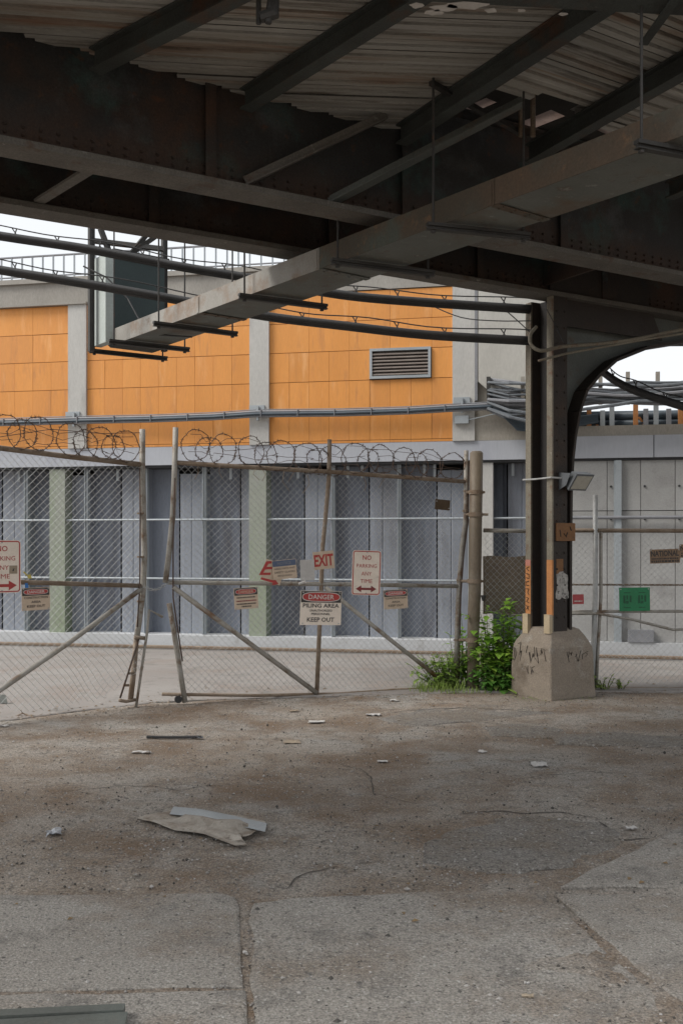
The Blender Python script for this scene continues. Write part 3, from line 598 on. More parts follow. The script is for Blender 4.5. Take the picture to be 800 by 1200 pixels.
# small fitting hanging at the top of the frame
fx = thing('hanging_fitting', PZ(303,28,4.3), 'broken conduit fitting dangling from the beam at the top edge', 'fitting')
q = MB(); c = PZ(303,28,4.3); q.tube([c, c+UP*.25], .014, 6); q.build('rod', M['hanger'], fx)
q = MB(); c = PZ(314,16,4.33); q.tube([c-Vector((.04,0,.02)), c+Vector((.03,0,.0)), c+Vector((.04,0,.08))], [.03,.035,.02], 8); q.tube([c+Vector((.0,0,-.05)), c+Vector((.02,0,.10))], .02, 6); q.tube([c+Vector((.02,0,.10)), c+Vector((-.06,0,.14))], .012, 6); q.build('elbow', M['hanger'], fx)
# ------------------------------------------------------------------ column
CO = thing('steel_column', C(0,0,0), 'riveted steel column with orange spray marks standing on a tapered concrete footing', 'column')
def colbox(name, m, a0, a1, b0, b1, z0, z1, parent=CO):
    q = MB(); q.hexa([C(a0,b0,z0), C(a1,b0,z0), C(a1,b1,z0), C(a0,b1,z0), C(a0,b0,z1), C(a1,b0,z1), C(a1,b1,z1), C(a0,b1,z1)]); return q.build(name, M[m], parent)
def bx(q, a0, a1, b0, b1, z0, z1): q.hexa([C(a0,b0,z0), C(a1,b0,z0), C(a1,b1,z0), C(a0,b1,z0), C(a0,b0,z1), C(a1,b0,z1), C(a1,b1,z1), C(a0,b1,z1)])
q = MB(); bx(q, -.165, .015, -.195, -.12, .66, ZB); fb_ = q.build('flange', M['colface'], CO)
q = MB(); bx(q, -.165, .015, .12, .195, .66, ZB); fa_ = q.build('flange', M['colface'], CO)
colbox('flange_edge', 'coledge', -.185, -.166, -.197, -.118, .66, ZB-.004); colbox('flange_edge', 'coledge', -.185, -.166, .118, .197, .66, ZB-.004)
colbox('web', 'colgap', -.06, -.03, -.119, .119, .66, ZB)
q = MB()
for z in [ .8+.16*i for i in range(20)]:
    for a in (-.12, -.02):
        c = C(a,-.195,z); q.tube([c, c+V*.010], [.014,.007], 6)
tag(q.build('rivet', M['colface'], fb_), kind='stuff')
# footing: tapered block with sloped shoulders
def ring(h, z): return [C(-h,-h,z), C(h,-h,z), C(h,h,z), C(-h,h,z)]
def rring(h, z, r=.018):
    out = []
    for sx, sy, st in ((1,-1,-90),(1,1,0),(-1,1,90),(-1,-1,180)):
        for k in range(4):
            an = R(st + 30*k); out.append((sx*(h-r)+math.cos(an)*r, sy*(h-r)+math.sin(an)*r))
    return [C(a + .012*noise.noise(Vector((a*11,b*11,z*9))), b + .008*noise.noise(Vector((a*7+5,b*7,z*6))), z) for a, b in out]
levels = [(.31,-.05),(.304,.02),(.297,.12),(.292,.28),(.287,.42),(.281,.50),(.262,.55),(.225,.615),(.19,.67),(.16,.69)]
q = MB(); q.v = []; m_ = 16
for h, z in levels: q.v += rring(h, z)
q.f = [(i*m_+k, i*m_+(k+1)%m_, (i+1)*m_+(k+1)%m_, (i+1)*m_+k) for i in range(len(levels)-1) for k in range(m_)] + [tuple((len(levels)-1)*m_+k for k in range(m_))]
ft = q.build('concrete_footing', M['footing'], CO)
def scribble(parent, fn, strokes, r, m, name='graffiti'):
    q = MB()
    for st in strokes: q.tube([fn(*p) for p in st], r, 5)
    return q.build(name, m, parent)
fl_ = lambda b, z: C(-.289 - .0, b, z)
def footL(b, z):
    h = .30 + (.12-z)*.03 if z > .12 else .31
    h = .292 if z < .3 else .292 - (z-.28)*.05
    return C(-h-.004, b, z)
def footR(a, z):
    h = .292 if z < .3 else .292 - (z-.28)*.05
    return C(a, -h-.004, z)
rg = random.Random(21)
st = []
for k in range(9):
    b0 = .24 - .055*k; z0 = rg.uniform(.36,.44); st.append([(b0 + rg.uniform(-.03,.03), z0 + rg.uniform(-.07,.10)) for _ in range(rg.choice((3,4,5)))])
for k in range(4):
    b0 = .10 - .05*k; st.append([(b0 + rg.uniform(-.03,.03), .27 + rg.uniform(-.05,.05)) for _ in range(4)])
scribble(ft, footL, st, .0032, M['colface'])
st = []
for k in range(6):
    a0 = -.06 + .05*k; st.append([(a0 + rg.uniform(-.025,.025), .42 + rg.uniform(-.06,.06)) for _ in range(4)])
scribble(ft, footR, st, .003, M['colface'])
# paint marks, plates, blocks
def zat(py, d=9.95): return EYE + (HY-py)*d/F
colbox('paint_mark', 'orangepaint', -.188, -.1855, .119, .196, zat(737,10.15), zat(663,10.15)); colbox('paint_mark', 'pinkpaint', -.189, -.1856, .119, .196, zat(663,10.15)+.001, zat(656,10.15))
colbox('paint_mark', 'orangepaint', -.188, -.1855, -.199, -.119, zat(721,9.9), zat(656,9.9)); colbox('paint_mark', 'orangepaint', -.187, -.17, -.1995, -.197, zat(721,9.9), zat(656,9.9))
colbox('paint_mark', 'rustplate', -.13, -.04, -.1975, -.1952, zat(680,9.9), zat(655,9.9))
zz = lambda py: zat(py, 10.15)
e = lambda b, y: C(-.190, b, zz(y))
scribble(CO, e, [[(.14,664),(.18,666),(.14,669)],[(.18,672),(.14,673),(.14,678),(.18,677)],[(.14,681),(.18,682),(.18,686),(.14,686)],[(.18,690),(.14,690),(.16,694),(.14,697)],[(.18,700),(.145,701),(.18,705),(.14,706)],[(.14,710),(.18,714)],[(.18,709),(.14,715)]], .0045, M['colgap'])
colbox('end_block', 'tan', -.225, -.186, .12, .20, zat(742,10.15), zat(719,10.15)); colbox('end_block', 'tan', -.225, -.186, -.20, -.12, zat(742,9.9), zat(720,9.9))
pp = colbox('face_plate', 'rustplate', -.14, .105, -.215, -.196, zat(634), zat(613))
scribble(pp, lambda a, z: C(a, -.217, z), [[(-.10,zat(621)),(-.09,zat(629))],[(-.05,zat(625)),(-.02,zat(629)),(.0,zat(624))],[(.03,zat(617)),(.05,zat(622))]], .005, M['colface'])
po = MB(); rr_ = random.Random(4); pl_ = []
for k in range(26):
    an = 6.283*k/26; ra = .112*(1+.13*rr_.uniform(-1,1)); sq = 1/max(abs(math.cos(an)), abs(math.sin(an)))
    pl_.append(C(-.055+ra*sq*.70*math.cos(an), -.1975, zat(686)+ra*sq*1.15*math.sin(an)))
po.prism(pl_, V*.003); o = tag(po.build('poster', M['poster']), 'torn grey and white poster remains pasted on the brown column face', 'poster')

# floodlight clamped to the column
FLc = C(.05,-.33,zat(562,9.65)); FD = thing('floodlight', FLc, 'grey rectangular floodlight clamped to the column above the rust coloured plate', 'floodlight')
dn = (V*.75 - UP*.55 + U*.10).normalized(); sx = (U*.96 - V*.1).normalized(); sx = (sx - dn*sx.dot(dn)).normalized(); sy = dn.cross(sx)
q = MB(); c = FLc; a_, b_, h_ = sx*.135, sy*.095, dn*.03
q.hexa([c-a_*.8-b_*.8-h_*1.6, c+a_*.8-b_*.8-h_*1.6, c+a_*.8+b_*.8-h_*1.6, c-a_*.8+b_*.8-h_*1.6, c-a_-b_+h_, c+a_-b_+h_, c+a_+b_+h_, c-a_+b_+h_]); hs_ = q.build('housing', M['lampgrey'], FD)
q = MB(); c = FLc + dn*.033; a_, b_, h_ = sx*.115, sy*.075, dn*.002
q.hexa([c-a_-b_-h_, c+a_-b_-h_, c+a_+b_-h_, c-a_+b_-h_, c-a_-b_+h_, c+a_-b_+h_, c+a_+b_+h_, c-a_+b_+h_]); q.build('lens', M['lens'], FD)
q = MB()
for k in range(7): c = FLc - dn*.055 + sx*(-.09+.03*k); q.box(c, .006, .13, .03, sx, sy, dn)
q.build('cooling_fins', M['lampgrey'], FD)
q = MB(); q.prism([C(-.10,-.197,zat(573,9.7)), C(-.10,-.197,zat(552,9.7)), C(-.10,-.36,zat(554,9.7)), C(-.10,-.30,zat(568,9.7))], U*.006); q.build('bracket', M['lampgrey'], FD)
q = MB(); q.tube([C(-.21,.21,zat(561,10)), C(-.215,0,zat(561.5,10)), C(-.20,-.2,zat(560,9.9)), C(-.10,-.235,zat(560,9.8))], .009, 6); q.build('clamp_rod', M['galv'], FD)
# ------------------------------------------------------------------ hanging cable duct with trapeze hangers
DW = Vector((-.609,.793,0)).normalized(); DP = Vector((DW.y,-DW.x,0)); ZT = 3.72
dO = PZ(134,403,ZT)                                    # far left corner of the underside
def D(l, w, z): return Vector((dO.x, dO.y, 0)) - DW*l + DP*w + UP*z
DU = thing('cable_duct', D(4,.25,ZT), 'long grey cable duct hung diagonally below the girders with a dark end box', 'duct')
LD = 9.5
for k in range(5):
    l0, l1 = k*1.9+.003, (k+1)*1.9-.003
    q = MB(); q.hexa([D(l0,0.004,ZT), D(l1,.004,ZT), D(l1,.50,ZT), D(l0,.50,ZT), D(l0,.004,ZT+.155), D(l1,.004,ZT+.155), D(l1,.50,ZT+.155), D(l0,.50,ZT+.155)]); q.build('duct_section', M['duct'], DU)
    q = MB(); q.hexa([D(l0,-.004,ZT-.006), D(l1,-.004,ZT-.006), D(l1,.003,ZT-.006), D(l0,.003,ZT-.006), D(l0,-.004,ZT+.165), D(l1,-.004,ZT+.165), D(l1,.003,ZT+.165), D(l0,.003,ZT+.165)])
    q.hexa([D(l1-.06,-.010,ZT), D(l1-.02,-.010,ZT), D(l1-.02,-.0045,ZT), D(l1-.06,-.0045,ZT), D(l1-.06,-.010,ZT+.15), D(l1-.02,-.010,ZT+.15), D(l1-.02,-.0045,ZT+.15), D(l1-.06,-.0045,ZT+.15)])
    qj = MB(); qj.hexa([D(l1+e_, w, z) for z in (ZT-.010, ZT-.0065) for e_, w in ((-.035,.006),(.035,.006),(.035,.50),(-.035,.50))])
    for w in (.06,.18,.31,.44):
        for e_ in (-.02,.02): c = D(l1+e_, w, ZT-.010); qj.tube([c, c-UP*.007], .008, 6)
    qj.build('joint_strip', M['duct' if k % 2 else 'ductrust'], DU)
    q.build('duct_side', M['ductside' if k < 2 else 'ductrust'], DU)  # nearer sides get the rusty colour with shade painted in
# riser box
q = MB(); rp = [(0.03,3.80),(.012,3.86),(.0,3.95),(0,4.72),(.62,4.72),(.62,3.74),(.10,3.74)]
q.prism([D(-.02,w,z) for w, z in rp], DW*.30); rb = q.build('riser_box', M['teal'], DU)
q = MB(); q.hexa([D(l,w,z) for z in (ZT+.01,4.70) for l,w in ((-.0,-.10),(-.0,-.006),(-.33,-.006),(-.33,-.10))]); q.build('riser_edge', M['riserlight'], DU)
q = MB(); q.hexa([D(l,w,z) for z in (4.722,4.76) for l,w in ((.03,-.02),(.03,.66),(-.34,.66),(-.34,-.02))]); q.build('riser_cap', M['hanger'], DU)
for px in (107, 192.5):
    d = 11.0 if px < 150 else 11.45
    q = MB(); a = P(px,412,d); b_ = P(px,262,d); q.bar(a, b_, .055, .055, DP); q.bar(a+DP*.02-DW*.03, b_+DP*.02-DW*.03, .012, .012, DP); q.build('support_post', M['hanger'], DU)
for x0,y0,x1,y1 in ((118,268,130,300),(176,270,150,302),(108,282,192,292),(150,300,190,272)):
    q = MB(); q.bar(P(x0,y0,11.1), P(x1,y1,11.1), .05, .05, DW); q.build('support_brace', M['hanger'], DU)
q = MB(); q.tube([P(98,312,10.8), P(125,325,10.75), P(150,350,10.7), P(165,378,10.6), P(182,392,10.5), P(225,395,10.2)], .009, 6); q.build('lead', M['cable'], DU)
hl = ['end bar of the duct hangers, below the dark riser box', 'second duct hanger from the riser box, just below the duct end', 'third duct hanger from the riser box, in front of the orange tiles', 'fourth duct hanger from the riser box, beside the second pilaster', 'duct hanger below the rear girder over the louvre vent', 'duct hanger crossing in front of the front girder flange', 'nearest duct hanger, at the right edge of the picture']
for k, (x0,y0,x1,y1) in enumerate(((105,409.5,196,419),(128,398.5,222,408.5),(180,377.5,278,390),(280,345,383,358),(388,304,508,319),(500,262.5,620,275),(745,166,840,184))):
    a, b = PZ(x0,y0,3.69), PZ(x1,y1,3.69)
    h = thing('trapeze_hanger', (a+b)/2, 'dark steel ' + hl[k], 'pipe hanger', 'trapeze hangers under the duct')
    q = MB(); q.bar(a, b, .045, .022); q.bar(a-UP*.021, b-UP*.021, .012, .02); q.bar(a-UP*.034, b-UP*.034, .045, .006); q.build('hanger_bar', M['hanger'], h)
    dd = (b-a).normalized()
    for f, nm in ((.06,0),(.94,1)):
        c = a.lerp(b, f); top = 4.68 if k > 3 else 5.2
        q = MB(); q.tube([c-UP*.05, Vector((c.x,c.y,top))], .0085, 6); q.tube([c-UP*.055, c-UP*.04], .018, 6); q.build('hanger_rod', M['hanger'], h)
# ------------------------------------------------------------------ overhead cables
def interp(pts, n):
    out = []
    for i in range(len(pts)-1):
        p0 = pts[max(i-1,0)]; p1 = pts[i]; p2 = pts[i+1]; p3 = pts[min(i+2,len(pts)-1)]
        for k in range(n):
            t = k/n; out.append(.5*((2*p1)+(p2-p0)*t+(2*p0-5*p1+4*p2-p3)*t*t+(3*p1-p0-3*p2+p3)*t**3))
    return out + [pts[-1]]
def overhead(pts, label, r=.035, tie=.42):
    c = interp([P(*p) for p in pts], 6); o = thing('overhead_cable', c[len(c)//2], label, 'cable', 'black cable bundles hung overhead')
    q = MB(); q.tube(c, r, 8); q.build('cable', M['cable'], o, True)
    q = MB(); q.tube([p - UP*r*.9 + Vector((0,.02,0)) for p in c], r*.7, 8); q.build('cable', M['cable'], o, True)
    ms = [p + UP*(r+.05+.015*math.sin(i*.7)) for i, p in enumerate(c)]
    q = MB(); q.tube(ms, .0065, 5); q.build('messenger_wire', M['cable'], o)
    L = 0; q = None; first = None
    for i in range(len(c)-1):
        L += (c[i+1]-c[i]).length
        if L > tie:
            L = 0; q = MB(); p = ms[i]; t = (c[i+1]-c[i]).normalized()
            q.tube([p+t*.02, p-UP*.06+t*.0, p-UP*.09-t*.03], .007, 5); q.tube([p-t*.03, p-UP*.07+t*.02], .006, 5); q.build('tie_clip', M['cable'], o)
    return o
overhead([(-260,232,10.2),(-120,254,10.25),(0,275,10.3),(100,290,10.3),(200,309,10.3),(295,325,10.25),(400,344,10.2),(500,353,10.15),(622,361,10.12)], 'upper black cable bundle crossing from the left edge to the column top')
overhead([(-260,270,10.1),(-120,294,10.15),(0,315,10.2),(100,331,10.2),(225,353,10.2),(310,369,10.2),(400,380,10.15),(500,391,10.12),(622,398,10.12)], 'lower black cable bundle crossing in front of the louvre to the column')
overhead([(700,430,10.7),(722,446,10.5),(750,459,10.3),(800,475,10.0),(900,505,9.5)], 'black cable bundle slanting down to the right below the arch bracket', .032, .3)
lc = thing('loose_cable', P(660,408,9.75), 'thick grey cable looped round the column head and sagging to the right', 'cable')
q = MB(); q.tube(interp([P(628,383,9.85),P(621,392,9.8),P(622,404,9.75),P(634,411,9.7),P(660,406,9.66),P(700,403,9.66),P(740,398,9.7),(P(775,391,9.7)),P(830,380,9.6)], 6), .018, 8); q.build('cable', M['coledge'], lc, True)
q = MB(); q.tube(interp([P(630,423,9.75),P(645,419,9.7),P(670,413,9.68),P(720,404,9.68),P(760,397,9.7),P(830,386,9.6)], 6), .012, 6); q.build('cable', M['coledge'], lc, True)
q = MB(); q.tube([P(640,362,9.75),P(652,385,9.7),P(660,402,9.66)], .004, 5); q.build('wire', M['cable'], lc)
for k, pts in enumerate((((505,358,10.4),(540,372,10.3),(580,376,10.2),(622,376,10.1)), ((590,362,10.2),(605,375,10.15),(620,389,10.1)))):
    q = MB(); q.tube(interp([P(*p) for p in pts], 4), .006, 5); q.build('wire', M['cable'], lc)
# ------------------------------------------------------------------ chain link
def chain(W_, s0, s1, ztop, zbot, p=.033, q_=.034, r=.0022, dist=None, name='chain_link', parent=None, m='galv'):
    mb = MB(); i = 0; s = s0
    while s < s1:
        ph = i % 2; pts = []; zt = ztop(s+p/2); zb = zbot(s+p/2); n = int((zt-zb)/q_)
        for j in range(n+1):
            x = s + (p if (j+ph) % 2 else 0); z = zt - j*q_; off = .0025 if (j+ph) % 2 else -.0025
            if dist: x, z, off = dist(x, z, off)
            pts.append(W_(min(max(x,s0-.05),s1+.05), z, off))
        if len(pts) > 1:
            vs = []; fs = []                        # cheap three-sided wire
            for k, c in enumerate(pts):
                vs += [c + Vector((-r,-.5*r,0)), c + Vector((r,-.5*r,0)), c + Vector((0,r,0))]
                if k:
                    b0 = 3*(k-1)
                    for e_ in range(3): fs.append((b0+e_, b0+(e_+1)%3, b0+3+(e_+1)%3, b0+3+e_))
            mb.add(vs, fs)
        s += p; i += 1
    return tag(mb.build(name, M[m], parent), kind='stuff')
def lin(pl, *pts):                                    # piecewise line through pixels -> z(s)
    q = [(pl.S(x), pl.Z(x, y)) for x, y in pts]
    def f(s):
        for (a,za),(b,zb) in zip(q, q[1:]):
            if s <= b: return za + (zb-za)*(s-a)/(b-a)
        return q[-1][1]
    return f
def member(pl, pts, r, m, name, parent, off=0, n=8):
    q = MB(); q.tube([pl.at(x, y, off) for x, y in pts], r, n); return q.build(name, M[m], parent, True)
def razor(pl, centers, parent, rad, seed):
    rn = random.Random(seed)
    for (x, y, f) in centers:
        c = pl.at(x, y, 0); r = rad*f; q = MB(); tl = rn.uniform(-.5,.5); an0 = rn.uniform(0, 6); pts = []
        for k in range(29):
            an = an0 + 6.6*k/28; wob = 1 + .06*math.sin(2*an+an0) + .03*math.sin(5*an+2*an0) + .02*rn.uniform(-1,1)
            p = c + pl.t*(r*wob*math.cos(an)) + UP*(r*wob*math.sin(an)) + pl.n*(r*.55*math.sin(tl)*math.cos(an+.4) + .02*k/28)
            pts.append(p)
            if k % 2 == 0 or k % 3 == 0:
                t = Vector((-math.sin(an), 0, math.cos(an)))
                for sg in (-1, 1):
                    d = (pl.t*rn.uniform(-1,1) + UP*rn.uniform(-1,1)).normalized()*.024; e3 = d.cross(pl.n).normalized()*.0035; q.add([p-d, p+e3, p+d, p-e3, p+pl.n*.004, p-pl.n*.004], [(0,1,4),(1,2,4),(2,3,4),(3,0,4),(1,0,5),(2,1,5),(3,2,5),(0,3,5)])
        q.tube(pts, .0036, 5); q.build('wire_coil', M['razor'], parent)
    # a straggling strand through the coils
    for e_ in range(3):
      q = MB(); xs = sorted(centers); pts = []
      for (x, y, f) in xs: pts += [pl.at(x-8+rn.uniform(-5,5), y-rad*90*(1-.7*e_)+rn.uniform(-3,6), .03*(1-e_)), pl.at(x+8+rn.uniform(-5,5), y-rad*90*(1-.7*e_)+rn.uniform(-2,8), -.02)]
      q.tube(pts, .0024, 4); q.build('barbed_strand', M['razor'], parent)

# left leaf
LG = thing('chain_link_gate', GL.W(0,0,0), 'left chain link gate leaf, nearer and swung toward the viewer, with bent drop rod', 'gate', 'leaves of the chain link gate')
sA = -3.0
ztl = lin(GL, (-250,496), (0,525), (167,544.5)); zml = lin(GL, (-250,676),(0,682), (165,687))
q = MB(); q.tube([GL.W(-1.75, ztl(-1.75)), GL.at(0,525), GL.at(80,535), GL.at(167,544.5)], .024, 8); q.build('top_rail', M['rustpipe'], LG, True)
q = MB(); q.tube([GL.W(-1.75, zml(-1.75)), GL.at(0,681.5), GL.at(165,686.5)], .021, 8); q.build('middle_rail', M['rustpipe'], LG, True)
member(GL, [(167,503),(167,560),(168.5,615),(169.5,650),(168,690),(163,730),(160,750)], .028, 'pipe', 'stile', LG)
member(GL, [(160,748),(157,785),(153,822)], .026, 'rustpipe', 'stile_foot', LG, .01)
member(GL, [(164,548),(164.5,610),(164,687),(161,735)], .007, 'razor', 'tension_bar', LG, .03, 6)
for y in (602,653,705): 
    q = MB(); q.tube([GL.at(165,y+.6,0), GL.at(165,y-1.4,0)], .036, 8); q.build('band', M['rustpipe'], LG)
member(GL, [(166,690),(80,754),(0,809),(-40,836)], .024, 'pipe', 'brace', LG, .02)
member(GL, [(-40,540),(-44,840)], .024, 'pipe', 'stile', LG)
q = MB(); q.tube([GL.W(-1.75,.05), GL.W(-1.75,2.45)], .028, 8); q.build('stile', M['pipe'], LG, True)
member(GL, [(190.5,723),(175,714.5),(172,745),(166,785),(159.5,830)], .013, 'pipe', 'drop_rod', LG, .05)
member(GL, [(158,747),(172,748)], .018, 'rustpipe', 'rod_guide', LG, .03)
member(GL, [(140,820.5),(148,822),(159,820)], .016, 'rustpipe', 'foot_bar', LG, .03)
member(GL, [(163,748),(150,790),(141,818)], .009, 'razor', 'tension_bar', LG, .04, 6)
for x, y in ((152,789),(147,803)): member(GL, [(x-2,y),(x+4,y)], .012, 'rustpipe', 'band', LG, .03)
zbl = lin(GL, (-300,880),(-60,842),(0,834),(45,836),(80,832),(110,822),(140,812),(160,790))
def distL(x, z, off):
    w = max(0, min(1, (x-GL.S(60))/.6))*max(0, min(1, (.9-z)/.6))
    return x - .05*w*math.sin(z*9), z + .03*w*math.sin(x*11+z*5), off + .05*w*math.sin(x*6)
chain(GL.W, -1.72, GL.S(163), lambda s: ztl(s)-.02, zbl, dist=distL, name='chain_link', parent=LG)
razor(GL, [(-72,497,1),(-34,500,1),(7,506,1),(45,508,1.0),(83,515,1.0),(118,519,1.0),(147,523,1.0),(26,509,.9),(100,520,.88),(132,524,.8)], LG, .140, 3)
q = MB(); q.tube([GL.at(0,512,.02),GL.at(60,503,.03),GL.at(120,508,0),GL.at(165,507,0)], .003, 4); q.build('barbed_strand', M['razor'], LG)
# right leaf
RG = thing('chain_link_gate', GR.W(1.5,0,0), 'right chain link gate leaf hung with signs, hinged on the big round pole', 'gate', 'leaves of the chain link gate')
member(GR, [(206,542),(300,548),(387,553),(470,559),(545,564.5)], .022, 'rustpipe', 'top_rail', RG)
member(GR, [(197,682.5),(300,683.5),(420,685),(540,687)], .021, 'pipe', 'middle_rail', RG)
member(GR, [(206,501),(204.5,560),(202.5,606),(198,650),(194,683)], .027, 'pipe', 'stile', RG)
member(GR, [(198.5,707),(204,740),(211,785),(217,823)], .026, 'pipe', 'stile_foot', RG, .01)
member(GR, [(205,560),(203,640),(203,700),(206,722),(214,775)], .007, 'razor', 'tension_bar', RG, .03, 6)
member(GR, [(386,515),(385.5,555),(381,610),(378,640),(375,720),(371,813)], .022, 'rustpipe', 'stile', RG)
member(GR, [(546,528),(545,612),(541,640),(537,690),(535,740),(533,803)], .024, 'pipe', 'stile', RG)
member(GR, [(549,540),(548,612),(543,650),(539.5,700),(537,800)], .007, 'razor', 'tension_bar', RG, .02, 6)
member(GR, [(203,688),(290,752),(371,812)], .024, 'pipe', 'brace', RG, .02)
member(GR, [(381,688),(455,748),(527,805)], .022, 'pipe', 'brace', RG, .02)
member(GR, [(190,813.5),(300,815),(400,813),(470,808),(522,807)], .016, 'rustpipe', 'bottom_rail', RG)
q = MB(); c = GR.at(209,819.5,.02); q.tube([c-GR.n*.015, c+GR.n*.015], .035, 14); w_ = q.build('caster_wheel', M['cable'], RG)
q = MB(); q.tube([c+UP*.05, c+UP*.0], .012, 6); q.build('caster_fork', M['rustpipe'], w_)
for x, y in ((546,577),(545,600),(538,681),(535,751)):
    q = MB(); q.tube([GR.at(x,y,0), GR.at(x,y-2.5,0)], .033, 8); q.build('band', M['rustpipe'], RG)
zt_ = lin(GR, (206,543),(387,554),(545,565)); zb_ = lin(GR, (200,812),(400,811),(470,806),(540,804))
def slant(x, z, off):                                  # the leaf leans: follow the bent stiles a little
    return x - .06*max(0, 1-(x/.5))*max(0, (1.9-z)/1.3 if z > 1.0 else (z/1.0)*.7), z, off + .012*math.sin(x*3+z*2)
chain(GR.W, GR.S(209), GR.S(540), lambda s: zt_(s)-.015, zb_, dist=slant, parent=RG)
razor(GR, [(229,522,1),(261,527,1),(294,529,.97),(329,534,1),(360,537,1),(389,540,1),(416,537,1),(446,538,1),(473,541,.95),(503,543,.97),(529,546,.95),(245,528,.9),(311,534,.86),(373,541,.88),(431,541,.85),(488,545,.85)], RG, .147, 8)
q = MB()
for (x0,y0) in ((232,545),(258,545),(300,548),(306,548),(333,552),(345,553),(360,556),(425,558),(450,560)):
    L = random.uniform(10,28); q.tube([GR.at(x0,y0,.03), GR.at(x0+random.uniform(-6,6),y0+L*.5,.04), GR.at(x0+random.uniform(-9,9),y0+L,.03)], .003, 4)
tag(q.build('dead_vine', M['rustpipe'], RG), kind='stuff')
# chain between the leaves
ch = MB(); pA, pB = GL.at(170,688,.03), GR.at(196,683,.02); 
for k in range(12):
    f = k/11; c = pA.lerp(pB, f) - UP*(.045*math.sin(math.pi*f)); t = (pB-pA).normalized(); o_ = UP if k % 2 else Vector((0,1,0))
    ch.tube([c + t*.018*math.cos(a) + o_*.010*math.sin(a) for a in [6.283*i/8 for i in range(9)]], .0035, 5, False)
tag(ch.build('lock_chain', M['galv']), 'slack steel chain tying the two gate leaves together at middle height', 'chain')
# hinge pole
PB = P(553, 808, 10.46); pt = P(558, 531, 10.46)
PO = thing('gate_pole', (PB.x, PB.y, 0), 'thick round brown steel pole carrying the gate hinges, weeds round its foot', 'pole')
q = MB(); q.tube([Vector((PB.x+.01,PB.y,-.1)), Vector((PB.x+.01,PB.y,.6)).lerp(pt,.0), P(556,690,10.46), pt], [.062,.063,.066,.069], 20); q.build('pole_tube', M['pole'], PO, True)
q = MB(); q.tube([pt, pt+UP*.02], [.069,.05], 20); q.build('pole_cap', M['pole'], PO)
for y in (577, 603, 681, 750):
    f = (808-y)/(808-531); c = Vector((PB.x+.01,PB.y,0)).lerp(Vector((pt.x,pt.y,0)), max(0,(f-.2)/.8)); c.z = P(553,y,10.46).z
    q = MB(); q.tube([c-UP*.022, c+UP*.022], .074, 20)
    e_ = GR.at(545 if y < 640 else (538 if y < 700 else 535), y, 0)
    q.tube([c, e_.lerp(c,.1)], .016, 6); q.tube([c+Vector((.07,-.02,0)), c+Vector((.13 if y == 603 else .09,-.03,0))], .013, 6); q.build('hinge_band', M['rustpipe'], PO)
q = MB(); c = P(566,701,10.38); q.tube([c-UP*.03, c+UP*.03], [.012,.03], 8); q.build('lug', M['cable'], PO)

# fence right of the pole
def fence(x0, x1, label, posts, ext):
    f = thing('chain_link_fence', FN.W(FN.S((x0+x1)/2),0,0), label, 'fence', 'chain link fence right of the pole')
    member(FN, [(x0,621.5),(x1,622.5)], .022, ext, 'top_rail', f); member(FN, [(x0,807),(x1,808.5)], .022, 'rustpipe', 'bottom_rail', f)
    for (pts, r, m_) in posts: member(FN, pts, r, m_, 'post', f)
    chain(FN.W, FN.S(x0)+.01, FN.S(x1), lambda s: 1.65, lambda s: .03, parent=f)
    return f
f1 = fence(566, 628, 'short chain link fence section between the round pole and the steel column', [], 'pipe')
q = MB(); ps = []
nq = 10
for i in range(nq+1):
    for j in range(9): ps.append(FN.W(FN.S(566)+(FN.S(640)-FN.S(566))*i/nq, FN.Z(600,720)+(FN.Z(600,652)-FN.Z(600,720))*j/8 + .008*math.sin(i*1.1), -.03 + .012*math.sin(i*.9+j*.5)))
q.add(ps, [(i*9+j,(i+1)*9+j,(i+1)*9+j+1,i*9+j+1) for i in range(nq) for j in range(8)])
tag(q.build('fence_screen', M['fabric']), 'brown windscreen cloth tied behind the short fence beside the pole', 'screen')
member(FN, [(566,715),(590,720),(618,721.5),(640,716)], .010, 'pipe', 'sagging_pipe', f1, .03)
f2 = fence(640, 960, 'long chain link fence section right of the column with a tall post', [([(697,580),(697,690),(695,760),(693,809)], .027, 'galv'), ([(703.5,623),(703.5,700),(700,760),(698,808)], .018, 'pipe'), ([(905,580),(905,809)], .027, 'galv')], 'rustpipe')
member(FN, [(640,717),(700,716.5),(960,716)], .016, 'pipe', 'middle_rail', f2)
member(FN, [(640,685),(960,686)], .010, 'rustpipe', 'middle_rail', f2, -.02)
member(FN, [(640,719.5),(700,719),(740,726),(788,738),(800,737.5),(830,728)], .014, 'pipe', 'bent_rail', f2, .03)
